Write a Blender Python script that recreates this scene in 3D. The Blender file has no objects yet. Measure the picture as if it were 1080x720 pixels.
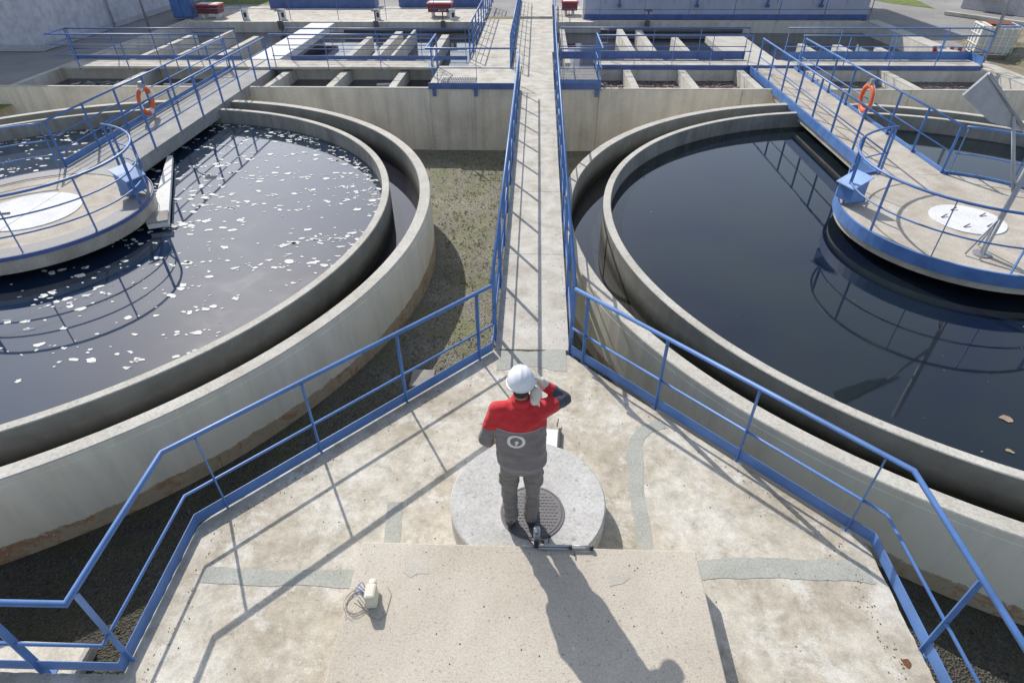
import bpy, bmesh, math, random
from mathutils import Vector, Matrix, noise
R = math.radians
random.seed(7)
sc = bpy.context.scene
C = sc.collection

# ------------------------------------------------------------------ materials
def mat(name):
    m = bpy.data.materials.new(name); m.use_nodes = True
    nt = m.node_tree
    return m, nt, nt.nodes['Principled BSDF']

def node(nt, t, **kw):
    n = nt.nodes.new(t)
    for k, v in kw.items():
        if k in n.inputs: n.inputs[k].default_value = v
        else: setattr(n, k, v)
    return n

def tex(nt, scale, detail=6, rough=.6, dist=0., vec=None, kind='ShaderNodeTexNoise'):
    n = nt.nodes.new(kind)
    n.inputs['Scale'].default_value = scale
    if kind == 'ShaderNodeTexNoise':
        n.inputs['Detail'].default_value = detail
        n.inputs['Roughness'].default_value = rough
        n.inputs['Distortion'].default_value = dist
    if vec is None:
        g = nt.nodes.new('ShaderNodeNewGeometry'); vec = g.outputs['Position']
    nt.links.new(vec, n.inputs['Vector'])
    return n

def ramp(nt, src, stops):
    r = nt.nodes.new('ShaderNodeValToRGB')
    e = r.color_ramp.elements
    while len(e) > 1: e.remove(e[-1])
    e[0].position, e[0].color = stops[0][0], col(stops[0][1])
    for p, c in stops[1:]:
        x = e.new(p); x.color = col(c)
    nt.links.new(src, r.inputs['Fac'])
    return r

def col(c):
    if isinstance(c, (int, float)): return (c, c, c, 1)
    return (*c, 1) if len(c) == 3 else c

def mixc(nt, fac, a, b, mode='MIX'):
    n = nt.nodes.new('ShaderNodeMix'); n.data_type = 'RGBA'; n.blend_type = mode
    for inp, v in ((n.inputs[0], fac), (n.inputs[6], a), (n.inputs[7], b)):
        if hasattr(v, 'is_linked') or hasattr(v, 'links'): nt.links.new(v, inp)
        elif isinstance(v, (int, float)) and inp == n.inputs[0]: inp.default_value = v
        else: inp.default_value = col(v)
    return n.outputs[2]

def bump(nt, b, h, strength=.3, dist=.02):
    n = nt.nodes.new('ShaderNodeBump')
    n.inputs['Strength'].default_value = strength; n.inputs['Distance'].default_value = dist
    nt.links.new(h, n.inputs['Height']); nt.links.new(n.outputs[0], b.inputs['Normal'])

def zramp(nt, z0, z1):
    g = nt.nodes.new('ShaderNodeNewGeometry'); s = nt.nodes.new('ShaderNodeSeparateXYZ')
    nt.links.new(g.outputs['Position'], s.inputs[0])
    m = nt.nodes.new('ShaderNodeMapRange'); m.clamp = True
    m.inputs[1].default_value = z0; m.inputs[2].default_value = z1
    nt.links.new(s.outputs['Z'], m.inputs[0])
    return m.outputs[0]

def math_(nt, op, a, b=None):
    n = nt.nodes.new('ShaderNodeMath'); n.operation = op
    for i, v in enumerate((a, b)):
        if v is None: continue
        if isinstance(v, (int, float)): n.inputs[i].default_value = v
        else: nt.links.new(v, n.inputs[i])
    return n.outputs[0]

def stretch(nt, sx, sy, sz):
    g = nt.nodes.new('ShaderNodeNewGeometry'); m = nt.nodes.new('ShaderNodeMapping')
    m.inputs['Scale'].default_value = (sx, sy, sz)
    nt.links.new(g.outputs['Position'], m.inputs[0]); return m.outputs[0]

def concrete(name, dark, mid, light, scale=1.2, grain=60, bs=.35, streak=0., spots=0.):
    m, nt, b = mat(name)
    n1 = tex(nt, scale, 8, .65, .4)
    r1 = ramp(nt, n1.outputs['Fac'], [(.3, dark), (.5, mid), (.7, light)])
    n2 = tex(nt, grain, 4, .7)
    r2 = ramp(nt, n2.outputs['Fac'], [(.3, .78), (.6, 1.08)])
    c = mixc(nt, 1., r1.outputs[0], r2.outputs[0], 'MULTIPLY')
    if streak:
        n3 = tex(nt, 1., 5, .6, 0, stretch(nt, 3.5, 3.5, .35))
        r3 = ramp(nt, n3.outputs['Fac'], [(.42, 1.), (.72, 1 - streak)])
        c = mixc(nt, 1., c, r3.outputs[0], 'MULTIPLY')
    if spots:
        n4 = tex(nt, grain * .45, 2, .5)
        r4 = ramp(nt, n4.outputs['Fac'], [(.28, 1 - spots), (.36, 1.)])
        c = mixc(nt, 1., c, r4.outputs[0], 'MULTIPLY')
    nt.links.new(c, b.inputs['Base Color'])
    b.inputs['Roughness'].default_value = .88
    b.inputs['Specular IOR Level'].default_value = .25
    bump(nt, b, n2.outputs['Fac'], bs, .006)
    return m

M = {}
# weathered deck: pale laitance blotches over warm beige
def deck_mat():
    m, nt, b = mat('deck_concrete')
    a = tex(nt, .9, 9, .68, .15)
    r = ramp(nt, a.outputs['Fac'], [(.30, (.34, .30, .235)), (.45, (.46, .415, .335)), (.53, (.53, .49, .41)), (.64, (.62, .59, .52))])
    d = tex(nt, 6.5, 9, .78, .1)
    rd = ramp(nt, d.outputs['Fac'], [(.36, .74), (.5, 1.), (.66, 1.22)])
    c = mixc(nt, 1., r.outputs[0], rd.outputs[0], 'MULTIPLY')
    w = tex(nt, 2.4, 12, .82, .2)
    rw = ramp(nt, w.outputs['Fac'], [(.515, 0.), (.60, .7)])
    c = mixc(nt, rw.outputs[0], c, (.70, .68, .63))
    o = tex(nt, 1.3, 6, .7, .5, stretch(nt, 1, 1, 1))
    ro = ramp(nt, o.outputs['Fac'], [(.56, 0.), (.75, .5)])
    c = mixc(nt, ro.outputs[0], c, (.36, .32, .25))
    f = tex(nt, 85, 3, .7)
    rf = ramp(nt, f.outputs['Fac'], [(.3, .82), (.6, 1.06)])
    c = mixc(nt, 1., c, rf.outputs[0], 'MULTIPLY')
    nt.links.new(c, b.inputs['Base Color']); b.inputs['Roughness'].default_value = .85
    b.inputs['Specular IOR Level'].default_value = .25
    bump(nt, b, d.outputs['Fac'], .35, .012)
    return m
M['deck'] = deck_mat()
M['slab'] = concrete('pebbled_slab', (.47, .42, .345), (.55, .50, .42), (.62, .57, .49), .8, 75, .6, 0, .34)
M['disc'] = concrete('pale_cast_concrete', (.44, .43, .41), (.52, .51, .49), (.60, .59, .57), 3., 38, .6, 0, .3)
M['mortar'] = concrete('grey_mortar', (.335, .34, .305), (.40, .405, .365), (.455, .46, .42), 2.5, 45, .3)
M['walk'] = concrete('walkway_concrete', (.38, .355, .30), (.53, .50, .44), (.64, .62, .57), 2.4, 50, .35, 0, .2)
M['wall'] = concrete('basin_wall_concrete', (.58, .545, .46), (.70, .665, .59), (.78, .75, .68), .8, 30, .3, .22)
M['cap'] = concrete('bright_wall_top', (.42, .40, .35), (.52, .50, .45), (.60, .58, .53), 1.5, 30, .3, 0, .2)
M['plat'] = concrete('platform_concrete', (.36, .32, .27), (.47, .43, .37), (.57, .54, .48), 1.6, 45, .3, 0, .15)
M['platgrey'] = concrete('grey_platform_concrete', (.24, .23, .21), (.31, .30, .28), (.38, .37, .35), 1.6, 45, .3)
M['bridgegrey'] = concrete('grey_bridge_concrete', (.27, .27, .265), (.34, .34, .335), (.41, .41, .40), 1.6, 45, .3)
M['lid'] = concrete('white_lid', (.62, .63, .64), (.72, .73, .74), (.78, .79, .80), 2., 30, .1)
M['white'] = concrete('white_paint', (.66, .66, .65), (.74, .74, .73), (.8, .8, .79), 2., 30, .1)
M['render'] = concrete('pale_render', (.48, .49, .56), (.53, .54, .61), (.57, .58, .65), .5, 3, .02, .06)
M['greybuilding'] = concrete('grey_render', (.40, .41, .45), (.44, .45, .49), (.48, .49, .53), .5, 12, .1, .1)
M['asphalt'] = concrete('asphalt', (.24, .235, .23), (.29, .285, .28), (.34, .335, .33), .6, 30, .4)
M['soil'] = concrete('bare_soil', (.20, .165, .12), (.27, .23, .17), (.33, .29, .22), 1., 20, .6, 0, .3)

def ring_outer():
    m, nt, b = mat('tank_outer_wall')
    n1 = tex(nt, .55, 7, .6, .3)
    r1 = ramp(nt, n1.outputs['Fac'], [(.3, (.88, .81, .64)), (.5, (.93, .88, .73)), (.7, (.95, .91, .80))])
    n3 = tex(nt, 1., 6, .65, 0, stretch(nt, 2.5, 2.5, .4))
    r3 = ramp(nt, n3.outputs['Fac'], [(.45, 1.), (.78, .78)])
    c = mixc(nt, 1., r1.outputs[0], r3.outputs[0], 'MULTIPLY')
    # rusty stained footing with torn edge
    z = zramp(nt, -1.40, -.80)
    nn = tex(nt, 3.5, 8, .7, .5)
    e = math_(nt, 'ADD', z, math_(nt, 'MULTIPLY', math_(nt, 'SUBTRACT', nn.outputs['Fac'], .5), .34))
    re = ramp(nt, e, [(.44, 1.), (.47, 0.)])
    n5 = tex(nt, 2.2, 8, .75, .8)
    rb = ramp(nt, n5.outputs['Fac'], [(.33, (.42, .34, .22)), (.53, (.58, .48, .34)), (.60, (.46, .26, .14)), (.63, (.50, .30, .17)), (.67, (.86, .82, .74))])
    c = mixc(nt, re.outputs[0], c, rb.outputs[0])
    nt.links.new(c, b.inputs['Base Color']); b.inputs['Roughness'].default_value = .85
    f = tex(nt, 40, 3, .7); bump(nt, b, f.outputs['Fac'], .2, .006)
    return m
M['ring'] = ring_outer()
def ring_inner():
    m, nt, b = mat('tank_wet_wall')
    n1 = tex(nt, 1.2, 7, .65, .3)
    r1 = ramp(nt, n1.outputs['Fac'], [(.3, (.25, .24, .21)), (.5, (.33, .32, .285)), (.7, (.39, .38, .345))])
    n3 = tex(nt, 1., 6, .65, 0, stretch(nt, 5, 5, .5))
    r3 = ramp(nt, n3.outputs['Fac'], [(.4, 1.), (.75, .6)])
    c = mixc(nt, 1., r1.outputs[0], r3.outputs[0], 'MULTIPLY')
    z = zramp(nt, -.95, -.50)
    nn = tex(nt, 6, 6, .7)
    e = math_(nt, 'ADD', z, math_(nt, 'MULTIPLY', math_(nt, 'SUBTRACT', nn.outputs['Fac'], .5), .3))
    re = ramp(nt, e, [(.25, .85), (.6, 0.)])
    c = mixc(nt, re.outputs[0], c, (.10, .105, .06))
    nt.links.new(c, b.inputs['Base Color']); b.inputs['Roughness'].default_value = .8
    return m
M['ringwet'] = ring_inner()

def channel_wall():
    m, nt, b = mat('channel_wall')
    n1 = tex(nt, 2.2, 7, .65, .3)
    r1 = ramp(nt, n1.outputs['Fac'], [(.3, (.22, .215, .185)), (.7, (.34, .33, .29))])
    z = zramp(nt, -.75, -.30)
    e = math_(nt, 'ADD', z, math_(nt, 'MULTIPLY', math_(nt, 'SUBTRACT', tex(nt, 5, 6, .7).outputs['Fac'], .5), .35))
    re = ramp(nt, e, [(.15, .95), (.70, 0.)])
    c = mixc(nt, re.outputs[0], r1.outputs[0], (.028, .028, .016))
    nt.links.new(c, b.inputs['Base Color']); b.inputs['Roughness'].default_value = .7
    return m
M['chwall'] = channel_wall()

def blue(name, c=(.055, .15, .46)):
    m, nt, b = mat(name)
    n1 = tex(nt, 3., 6, .6)
    r1 = ramp(nt, n1.outputs['Fac'], [(.3, tuple(v * .82 for v in c)), (.7, tuple(min(1, v * 1.2 + .008) for v in c))])
    n2 = tex(nt, 14, 6, .7)
    r2 = ramp(nt, n2.outputs['Fac'], [(.68, 0.), (.72, .8)])
    cc = mixc(nt, r2.outputs[0], r1.outputs[0], (.24, .19, .16))
    nt.links.new(cc, b.inputs['Base Color']); b.inputs['Roughness'].default_value = .42
    bump(nt, b, tex(nt, 30, 3).outputs['Fac'], .12, .004)
    return m
M['blue'] = blue('blue_paint', (.085, .19, .45))
M['bluedark'] = blue('faded_blue_paint', (.075, .13, .34))
M['bluelight'] = blue('light_blue_paint', (.24, .38, .66))

def plain(name, c, rough=.6, metal=0., var=.12, scale=8.):
    m, nt, b = mat(name)
    n1 = tex(nt, scale, 5, .6)
    r1 = ramp(nt, n1.outputs['Fac'], [(.3, tuple(v * (1 - var) for v in c)), (.7, tuple(min(1, v * (1 + var)) for v in c))])
    nt.links.new(r1.outputs[0], b.inputs['Base Color'])
    b.inputs['Roughness'].default_value = rough; b.inputs['Metallic'].default_value = metal
    return m
M['steel'] = plain('galvanised_steel', (.42, .43, .45), .45, .6)
M['greymetal'] = plain('painted_grey_metal', (.46, .48, .52), .5)
M['iron'] = plain('cast_iron', (.15, .145, .15), .6, .3)
M['black'] = plain('black_plastic', (.025, .025, .028), .5)
M['red'] = plain('red_paint', (.42, .05, .06), .5)
M['orange'] = plain('orange_ring', (.75, .13, .04), .55)
M['bandwhite'] = plain('white_band', (.75, .74, .72), .6)
M['darkred'] = plain('dark_red_panel', (.16, .04, .05), .6)
M['cream'] = plain('cream_plastic', (.62, .60, .50), .5)
M['wire'] = plain('thin_wire', (.30, .27, .24), .6)
M['bluewire'] = plain('blue_wire', (.06, .12, .40), .6)
M['leaf'] = plain('dead_leaf', (.33, .26, .19), .8, 0, .3)
M['foam'] = plain('white_scum', (.74, .74, .71), .9, 0, .2, 3.)
M['scum'] = plain('brown_scum', (.34, .25, .22), .8, 0, .5, 6.)

def cladding():
    m, nt, b = mat('grey_blue_cladding')
    n1 = tex(nt, .6, 5, .6)
    r1 = ramp(nt, n1.outputs['Fac'], [(.3, (.42, .45, .58)), (.7, (.50, .53, .67))])
    n3 = tex(nt, 1., 6, .65, 0, stretch(nt, 2.5, 2.5, .2))
    r3 = ramp(nt, n3.outputs['Fac'], [(.4, 1.), (.75, .85)])
    nt.links.new(mixc(nt, 1., r1.outputs[0], r3.outputs[0], 'MULTIPLY'), b.inputs['Base Color']); b.inputs['Roughness'].default_value = .5
    return m
M['clad'] = cladding()

def gravel():
    m, nt, b = mat('gravel')
    v = tex(nt, 46, kind='ShaderNodeTexVoronoi')
    r1 = ramp(nt, v.outputs['Color'], [(.0, (.13, .12, .095)), (.5, (.27, .255, .205)), (1., (.42, .40, .33))])
    n = tex(nt, .7, 7, .7, .4)
    r2 = ramp(nt, n.outputs['Fac'], [(.35, .72), (.65, 1.15)])
    c = mixc(nt, 1., r1.outputs[0], r2.outputs[0], 'MULTIPLY')
    g = tex(nt, 1.6, 8, .75, .5)
    rg = ramp(nt, g.outputs['Fac'], [(.46, 0.), (.60, .6)])
    c = mixc(nt, rg.outputs[0], c, (.22, .24, .10))
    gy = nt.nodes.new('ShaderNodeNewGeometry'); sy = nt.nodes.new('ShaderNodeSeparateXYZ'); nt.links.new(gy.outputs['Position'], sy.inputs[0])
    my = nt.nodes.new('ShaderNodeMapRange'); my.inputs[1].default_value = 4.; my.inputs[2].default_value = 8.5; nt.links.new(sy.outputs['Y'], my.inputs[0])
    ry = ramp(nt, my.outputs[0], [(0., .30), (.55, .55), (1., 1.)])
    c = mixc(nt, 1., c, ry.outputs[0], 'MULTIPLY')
    nt.links.new(c, b.inputs['Base Color']); b.inputs['Roughness'].default_value = .95
    bump(nt, b, v.outputs['Distance'], .9, .03)
    return m
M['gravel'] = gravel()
def stone():
    m, nt, b = mat('loose_stone')
    oi = tex(nt, 9., 2)
    r = ramp(nt, oi.outputs['Fac'], [(.3, (.07, .065, .055)), (.5, (.17, .155, .125)), (.7, (.34, .31, .26))])
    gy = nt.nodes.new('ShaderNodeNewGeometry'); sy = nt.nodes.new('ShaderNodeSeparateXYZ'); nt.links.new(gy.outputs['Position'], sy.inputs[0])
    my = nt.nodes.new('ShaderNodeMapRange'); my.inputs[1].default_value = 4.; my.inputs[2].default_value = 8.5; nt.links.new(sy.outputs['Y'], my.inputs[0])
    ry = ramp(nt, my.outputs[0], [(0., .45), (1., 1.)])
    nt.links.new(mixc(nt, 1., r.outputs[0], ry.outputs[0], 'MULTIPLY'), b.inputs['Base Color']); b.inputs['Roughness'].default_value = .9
    return m
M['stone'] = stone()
def grass():
    m, nt, b = mat('short_grass')
    n = tex(nt, 3., 8, .75)
    r = ramp(nt, n.outputs['Fac'], [(.3, (.07, .11, .02)), (.55, (.17, .22, .05)), (.75, (.26, .22, .08))])
    nt.links.new(r.outputs[0], b.inputs['Base Color']); b.inputs['Roughness'].default_value = .95
    bump(nt, b, tex(nt, 25, 3).outputs['Fac'], .8, .05)
    return m
M['grass'] = grass()

def water(name, c, c2, rough=.03, bs=.05, spec=.5, ior=1.333, film=0., coat=0.):
    m, nt, b = mat(name)
    n = tex(nt, .35, 4, .5, .5)
    r = ramp(nt, n.outputs['Fac'], [(.35, c), (.65, c2)])
    c_ = r.outputs[0]
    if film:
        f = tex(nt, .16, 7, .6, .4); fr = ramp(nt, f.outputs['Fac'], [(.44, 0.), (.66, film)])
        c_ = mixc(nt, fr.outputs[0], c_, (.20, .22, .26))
    nt.links.new(c_, b.inputs['Base Color'])
    b.inputs['IOR'].default_value = ior
    b.inputs['Specular IOR Level'].default_value = spec
    if coat:
        b.inputs['Coat Weight'].default_value = coat; b.inputs['Coat Roughness'].default_value = .015; b.inputs['Coat IOR'].default_value = 1.72; b.inputs['Coat Roughness'].default_value = .02
    k = tex(nt, 1.3, 5, .6, .6)
    rr = ramp(nt, k.outputs['Fac'], [(.35, rough * .5), (.7, rough * 1.5)])
    nt.links.new(rr.outputs[0], b.inputs['Roughness'])
    bump(nt, b, tex(nt, 2.3, 3, .5, .2).outputs['Fac'], bs, .02)
    return m
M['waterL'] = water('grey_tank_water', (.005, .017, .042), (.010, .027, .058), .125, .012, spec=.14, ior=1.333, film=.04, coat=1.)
M['waterR'] = water('dark_tank_water', (.004, .008, .021), (.011, .018, .019), .045, .03, spec=.5, ior=1.62)
M['waterCL'] = water('channel_water', (.012, .011, .018), (.02, .018, .028), .04, .03, spec=.6, ior=1.7)
M['waterCR'] = water('channel_water_green', (.014, .015, .022), (.028, .03, .022), .04, .03, spec=.6, ior=1.7)
M['waterB'] = water('basin_water', (.02, .024, .04), (.035, .036, .05), .05, .05, spec=1.)

def cloth(name, c, bs=.25):
    m, nt, b = mat(name)
    n = tex(nt, 160, 2); k = tex(nt, 5, 6, .6)
    r = ramp(nt, k.outputs['Fac'], [(.3, tuple(v * .82 for v in c)), (.7, tuple(v * 1.15 for v in c))])
    nt.links.new(r.outputs[0], b.inputs['Base Color']); b.inputs['Roughness'].default_value = .9
    b.inputs['Sheen Weight'].default_value = .15
    k2 = tex(nt, 9, 4, .55, .8)
    bump(nt, b, k2.outputs['Fac'], bs, .03)
    return m
M['grey_cloth'] = cloth('grey_workwear', (.19, .175, .18), .4)
M['trouser'] = cloth('grey_trousers', (.165, .152, .145), .45)
M['red_cloth'] = cloth('red_workwear', (.56, .028, .035))
M['navy_cloth'] = cloth('dark_navy_sleeve', (.055, .06, .085), .4)
M['trim'] = cloth('silver_trim', (.5, .48, .48), .05)
M['skin'] = plain('skin', (.42, .25, .18), .5, 0, .06)
M['hair'] = plain('dark_hair', (.035, .025, .02), .7)
M['glove'] = cloth('white_glove', (.66, .63, .54))
M['boot'] = plain('dark_boot', (.03, .03, .034), .55)
M['helmet'] = plain('white_helmet_shell', (.78, .80, .84), .28, 0, .02)
M['paper'] = plain('white_paper', (.76, .77, .80), .7, 0, .03)
M['logo'] = plain('white_print', (.72, .72, .70), .8, 0, .03)

# ------------------------------------------------------------------ mesh helpers
class MB:
    def __init__(s): s.v, s.f, s.mi, s.sm = [], [], [], []
    def add(s, vs, fs, mi=0, smooth=False):
        o = len(s.v); s.v += [tuple(v) for v in vs]
        for f in fs: s.f.append([i + o for i in f]); s.mi.append(mi); s.sm.append(smooth)
        return s
    def box(s, x0, x1, y0, y1, z0, z1, mi=0, mat4=None):
        vs = [Vector((x, y, z)) for z in (z0, z1) for y in (y0, y1) for x in (x0, x1)]
        if mat4: vs = [mat4 @ v for v in vs]
        return s.add(vs, [(0, 2, 3, 1), (4, 5, 7, 6), (0, 1, 5, 4), (2, 6, 7, 3), (0, 4, 6, 2), (1, 3, 7, 5)], mi)
    def tube(s, pts, r, seg=8, closed=False, mi=0):
        pts = [Vector(p) for p in pts]; n = len(pts); rings = []
        for i, p in enumerate(pts):
            a = pts[(i - 1) % n] if (closed or i > 0) else p
            b = pts[(i + 1) % n] if (closed or i < n - 1) else p
            d1 = (p - a).normalized() if (p - a).length > 1e-6 else None
            d2 = (b - p).normalized() if (b - p).length > 1e-6 else None
            d = ((d1 or d2) + (d2 or d1)).normalized()
            k = 1. / max(.5, d.dot(d2 or d1))
            up = Vector((0, 0, 1)) if abs(d.z) < .95 else Vector((1, 0, 0))
            u = d.cross(up).normalized(); w = u.cross(d).normalized()
            kk = k if abs(d.z) < .95 else 1
            rr = r[i] if isinstance(r, (list, tuple)) else r
            rings.append([p + u * math.cos(2 * math.pi * j / seg) * rr * kk + w * math.sin(2 * math.pi * j / seg) * rr for j in range(seg)])
        vs = [v for ring in rings for v in ring]; fs = []
        m = n if closed else n - 1
        for i in range(m):
            for j in range(seg):
                a = i * seg + j; b = i * seg + (j + 1) % seg
                c = ((i + 1) % n) * seg + (j + 1) % seg; d_ = ((i + 1) % n) * seg + j
                fs.append((a, b, c, d_))
        if not closed:
            fs.append(list(range(seg))[::-1]); fs.append([(n - 1) * seg + j for j in range(seg)])
        return s.add(vs, fs, mi, True)
    def strip(s, pts, z0, z1, t, closed=False, mi=0, side=1):
        # vertical band following a plan path; t = thickness (to the left of travel * side)
        P = [Vector((p[0], p[1])) for p in pts]; n = len(P); out = []
        for i, p in enumerate(P):
            a = P[(i - 1) % n] if (closed or i > 0) else None
            b = P[(i + 1) % n] if (closed or i < n - 1) else None
            ds = [v for v in ((p - a).normalized() if a is not None else None, (b - p).normalized() if b is not None else None) if v is not None]
            d = sum(ds, Vector((0, 0))).normalized(); nrm = Vector((-d.y, d.x)) * side
            k = 1 / max(.4, d.dot(ds[0])); out.append(p + nrm * t * k)
        vs = []
        for i in range(n):
            vs += [(P[i].x, P[i].y, z0), (P[i].x, P[i].y, z1), (out[i].x, out[i].y, z1), (out[i].x, out[i].y, z0)]
        fs = []; m = n if closed else n - 1
        for i in range(m):
            a = 4 * i; b = 4 * ((i + 1) % n)
            for j in range(4): fs.append((a + j, a + (j + 1) % 4, b + (j + 1) % 4, b + j))
        if not closed: fs += [(0, 1, 2, 3), (4 * (n - 1) + 3, 4 * (n - 1) + 2, 4 * (n - 1) + 1, 4 * (n - 1))]
        return s.add(vs, fs, mi)
    def lathe(s, prof, c=(0, 0), seg=64, a0=0., a1=2 * math.pi, mi=None, smooth=True):
        # prof: (r, z) closed list ; mi list per profile edge
        full = abs(a1 - a0 - 2 * math.pi) < 1e-6
        n = seg if full else seg + 1; k = len(prof); vs = []
        for i in range(n):
            a = a0 + (a1 - a0) * i / seg
            for r, z in prof: vs.append((c[0] + r * math.cos(a), c[1] + r * math.sin(a), z))
        o = len(s.v); s.v += vs
        for i in range(seg):
            i2 = (i + 1) % n
            for j in range(k):
                j2 = (j + 1) % k
                s.f.append([o + i * k + j, o + i2 * k + j, o + i2 * k + j2, o + i * k + j2])
                s.mi.append(mi[j] if mi else 0); s.sm.append(False)
        return s
    def disc(s, c, r, z0, z1, seg=64, mi=0, smooth=True):
        vs = [(c[0] + r * math.cos(2 * math.pi * i / seg), c[1] + r * math.sin(2 * math.pi * i / seg), z) for z in (z0, z1) for i in range(seg)]
        fs = [list(range(seg))[::-1], [seg + i for i in range(seg)]] + [(i, (i + 1) % seg, seg + (i + 1) % seg, seg + i) for i in range(seg)]
        return s.add(vs, fs, mi)
    def poly(s, pts, z0, z1, mi=0):
        n = len(pts); vs = [(p[0], p[1], z) for z in (z0, z1) for p in pts]
        return s.add(vs, [list(range(n))[::-1], [n + i for i in range(n)]] + [(i, (i + 1) % n, n + (i + 1) % n, n + i) for i in range(n)], mi)
    def sheet(s, pts, z, mi=0):
        return s.add([(p[0], p[1], z) for p in pts], [list(range(len(pts)))], mi)
    def build(s, name, mats, parent=None, bevel=0, recalc=True):
        me = bpy.data.meshes.new(name); me.from_pydata(s.v, [], s.f)
        if not isinstance(mats, (list, tuple)): mats = [mats]
        for m in mats: me.materials.append(M[m] if isinstance(m, str) else m)
        for p, mi, sm in zip(me.polygons, s.mi, s.sm): p.material_index = mi; p.use_smooth = sm
        if recalc:
            bm = bmesh.new(); bm.from_mesh(me); bmesh.ops.recalc_face_normals(bm, faces=bm.faces); bm.to_mesh(me); bm.free()
        o = bpy.data.objects.new(name, me); C.objects.link(o)
        if parent: o.parent = parent; o.location = -Vector(parent['_base']) if '_base' in parent else (0, 0, 0)
        if bevel:
            b = o.modifiers.new('bevel', 'BEVEL'); b.width = bevel; b.segments = 2; b.limit_method = 'ANGLE'; b.angle_limit = R(40)
        return o

def tag(o, label=None, cat=None, group=None, kind=None):
    if label: o['label'] = label
    if cat: o['category'] = cat
    if group: o['group'] = group
    if kind: o['kind'] = kind
    return o
def thing(name, label, cat, base=(0, 0, 0), group=None):
    # parts are authored in world coordinates and shifted back by the base
    o = bpy.data.objects.new(name, None); C.objects.link(o); o.location = base; o['_base'] = list(base)
    o.empty_display_size = .2
    return tag(o, label, cat, group)
def structure(name, mb, m, **kw):
    return tag(mb.build(name, m, **kw), kind='structure')

# ------------------------------------------------------------------ layout numbers
ZR = -.175          # tank rim
TC = {'L': (-9.80, 10.43), 'R': (8.27, 10.44)}
BX = {'L': -9.73, 'R': 8.04}
PC = {'L': (-9.73, 10.33), 'R': (8.09, 10.42)}
YW = 19.40

# ------------------------------------------------------------------ ground
def gz(x, y):
    t = max(0, min(1, (y - 8) / 11.5)); return -1.37 - .73 * t + .03 * noise.noise(Vector((x * .5, y * .5, 0)))
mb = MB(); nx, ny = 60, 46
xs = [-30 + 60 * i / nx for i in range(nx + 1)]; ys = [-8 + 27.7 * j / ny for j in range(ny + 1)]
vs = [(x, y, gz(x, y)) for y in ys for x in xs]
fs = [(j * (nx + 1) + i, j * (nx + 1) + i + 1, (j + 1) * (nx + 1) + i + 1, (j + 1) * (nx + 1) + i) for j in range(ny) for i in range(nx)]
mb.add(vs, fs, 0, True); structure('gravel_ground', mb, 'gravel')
mb = MB()
mb.sheet([(-2500, 33.5), (2500, 33.5), (2500, 4000), (-2500, 4000)], -.30)
mb.sheet([(-2500, -2500), (-29.9, -2500), (-29.9, 33.5), (-2500, 33.5)], -.30)
mb.sheet([(29.9, -2500), (2500, -2500), (2500, 33.5), (29.9, 33.5)], -.30)
mb.sheet([(-29.9, -2500), (29.9, -2500), (29.9, -7.9), (-29.9, -7.9)], -.30)
mb.sheet([(-29.9, 19.78), (-16.95, 19.78), (-16.95, 33.5), (-29.9, 33.5)], -.30)
mb.sheet([(15.6, 19.78), (29.9, 19.78), (29.9, 33.5), (15.6, 33.5)], -.30)
structure('yard_ground', mb, 'asphalt')
mb = MB(); mb.sheet([(15.65, 19.8), (40, 19.8), (40, 29.0), (19.5, 30.6), (17.6, 26.3), (16.2, 26.8), (15.65, 28.5)], -.296)
structure('soil_path', mb, 'soil')
mb = MB()
mb.sheet([(-19.3, 37.5), (-14.6, 37.5), (-15.2, 60), (-19.3, 60)], -.29)
mb.sheet([(18.6, 60), (18.6, 40.5), (19.4, 38.0), (20.9, 36.0), (21.4, 38.6), (22, 60)], -.29)
tag(mb.build('grass', 'grass'), kind='stuff')
mb = MB(); mb.sheet([(-29, 11.5), (-17.0, 18.2), (-17.0, 19.5), (-29, 19.5)], -.7)
for i in range(26):
    a = random.uniform(-28, -17.3); mb.box(a, a + .03, 18.2, 18.23, -.7, -.55)
tag(mb.build('grass_bank', 'grass'), kind='stuff')

# loose stones on the gravel
mb = MB(); rnd = random.Random(3)
def inring(x, y):
    return any((x - c[0]) ** 2 + (y - c[1]) ** 2 < 7.95 ** 2 for c in TC.values())
cnt = 0
while cnt < 16000:
    y = .6 + 18.8 * rnd.random() ** 1.5; x = rnd.uniform(-7, 6.5)
    if inring(x, y) or (abs(x) < 2.9 and y < 3): continue
    r = rnd.uniform(.008, .026) * (1.5 if rnd.random() < .05 else 1); z = gz(x, y); a = rnd.uniform(0, 6.3)
    ca, sa = math.cos(a) * r, math.sin(a) * r; q = rnd.uniform(.5, .9); h = r * rnd.uniform(.4, .8)
    vs = [(x + ca, y + sa, z), (x - sa * q, y + ca * q, z), (x - ca, y - sa, z), (x + sa * q, y - ca * q, z),
          (x + ca * .5, y + sa * .5, z + h), (x - sa * q * .6, y + ca * q * .6, z + h * .9), (x - ca * .5, y - sa * .5, z + h), (x + sa * q * .5, y - ca * q * .5, z + h * .8)]
    mb.add(vs, [(4, 5, 6, 7), (0, 1, 5, 4), (1, 2, 6, 5), (2, 3, 7, 6), (3, 0, 4, 7)]); cnt += 1
tag(mb.build('loose_gravel', 'stone', recalc=False), kind='stuff')
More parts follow.
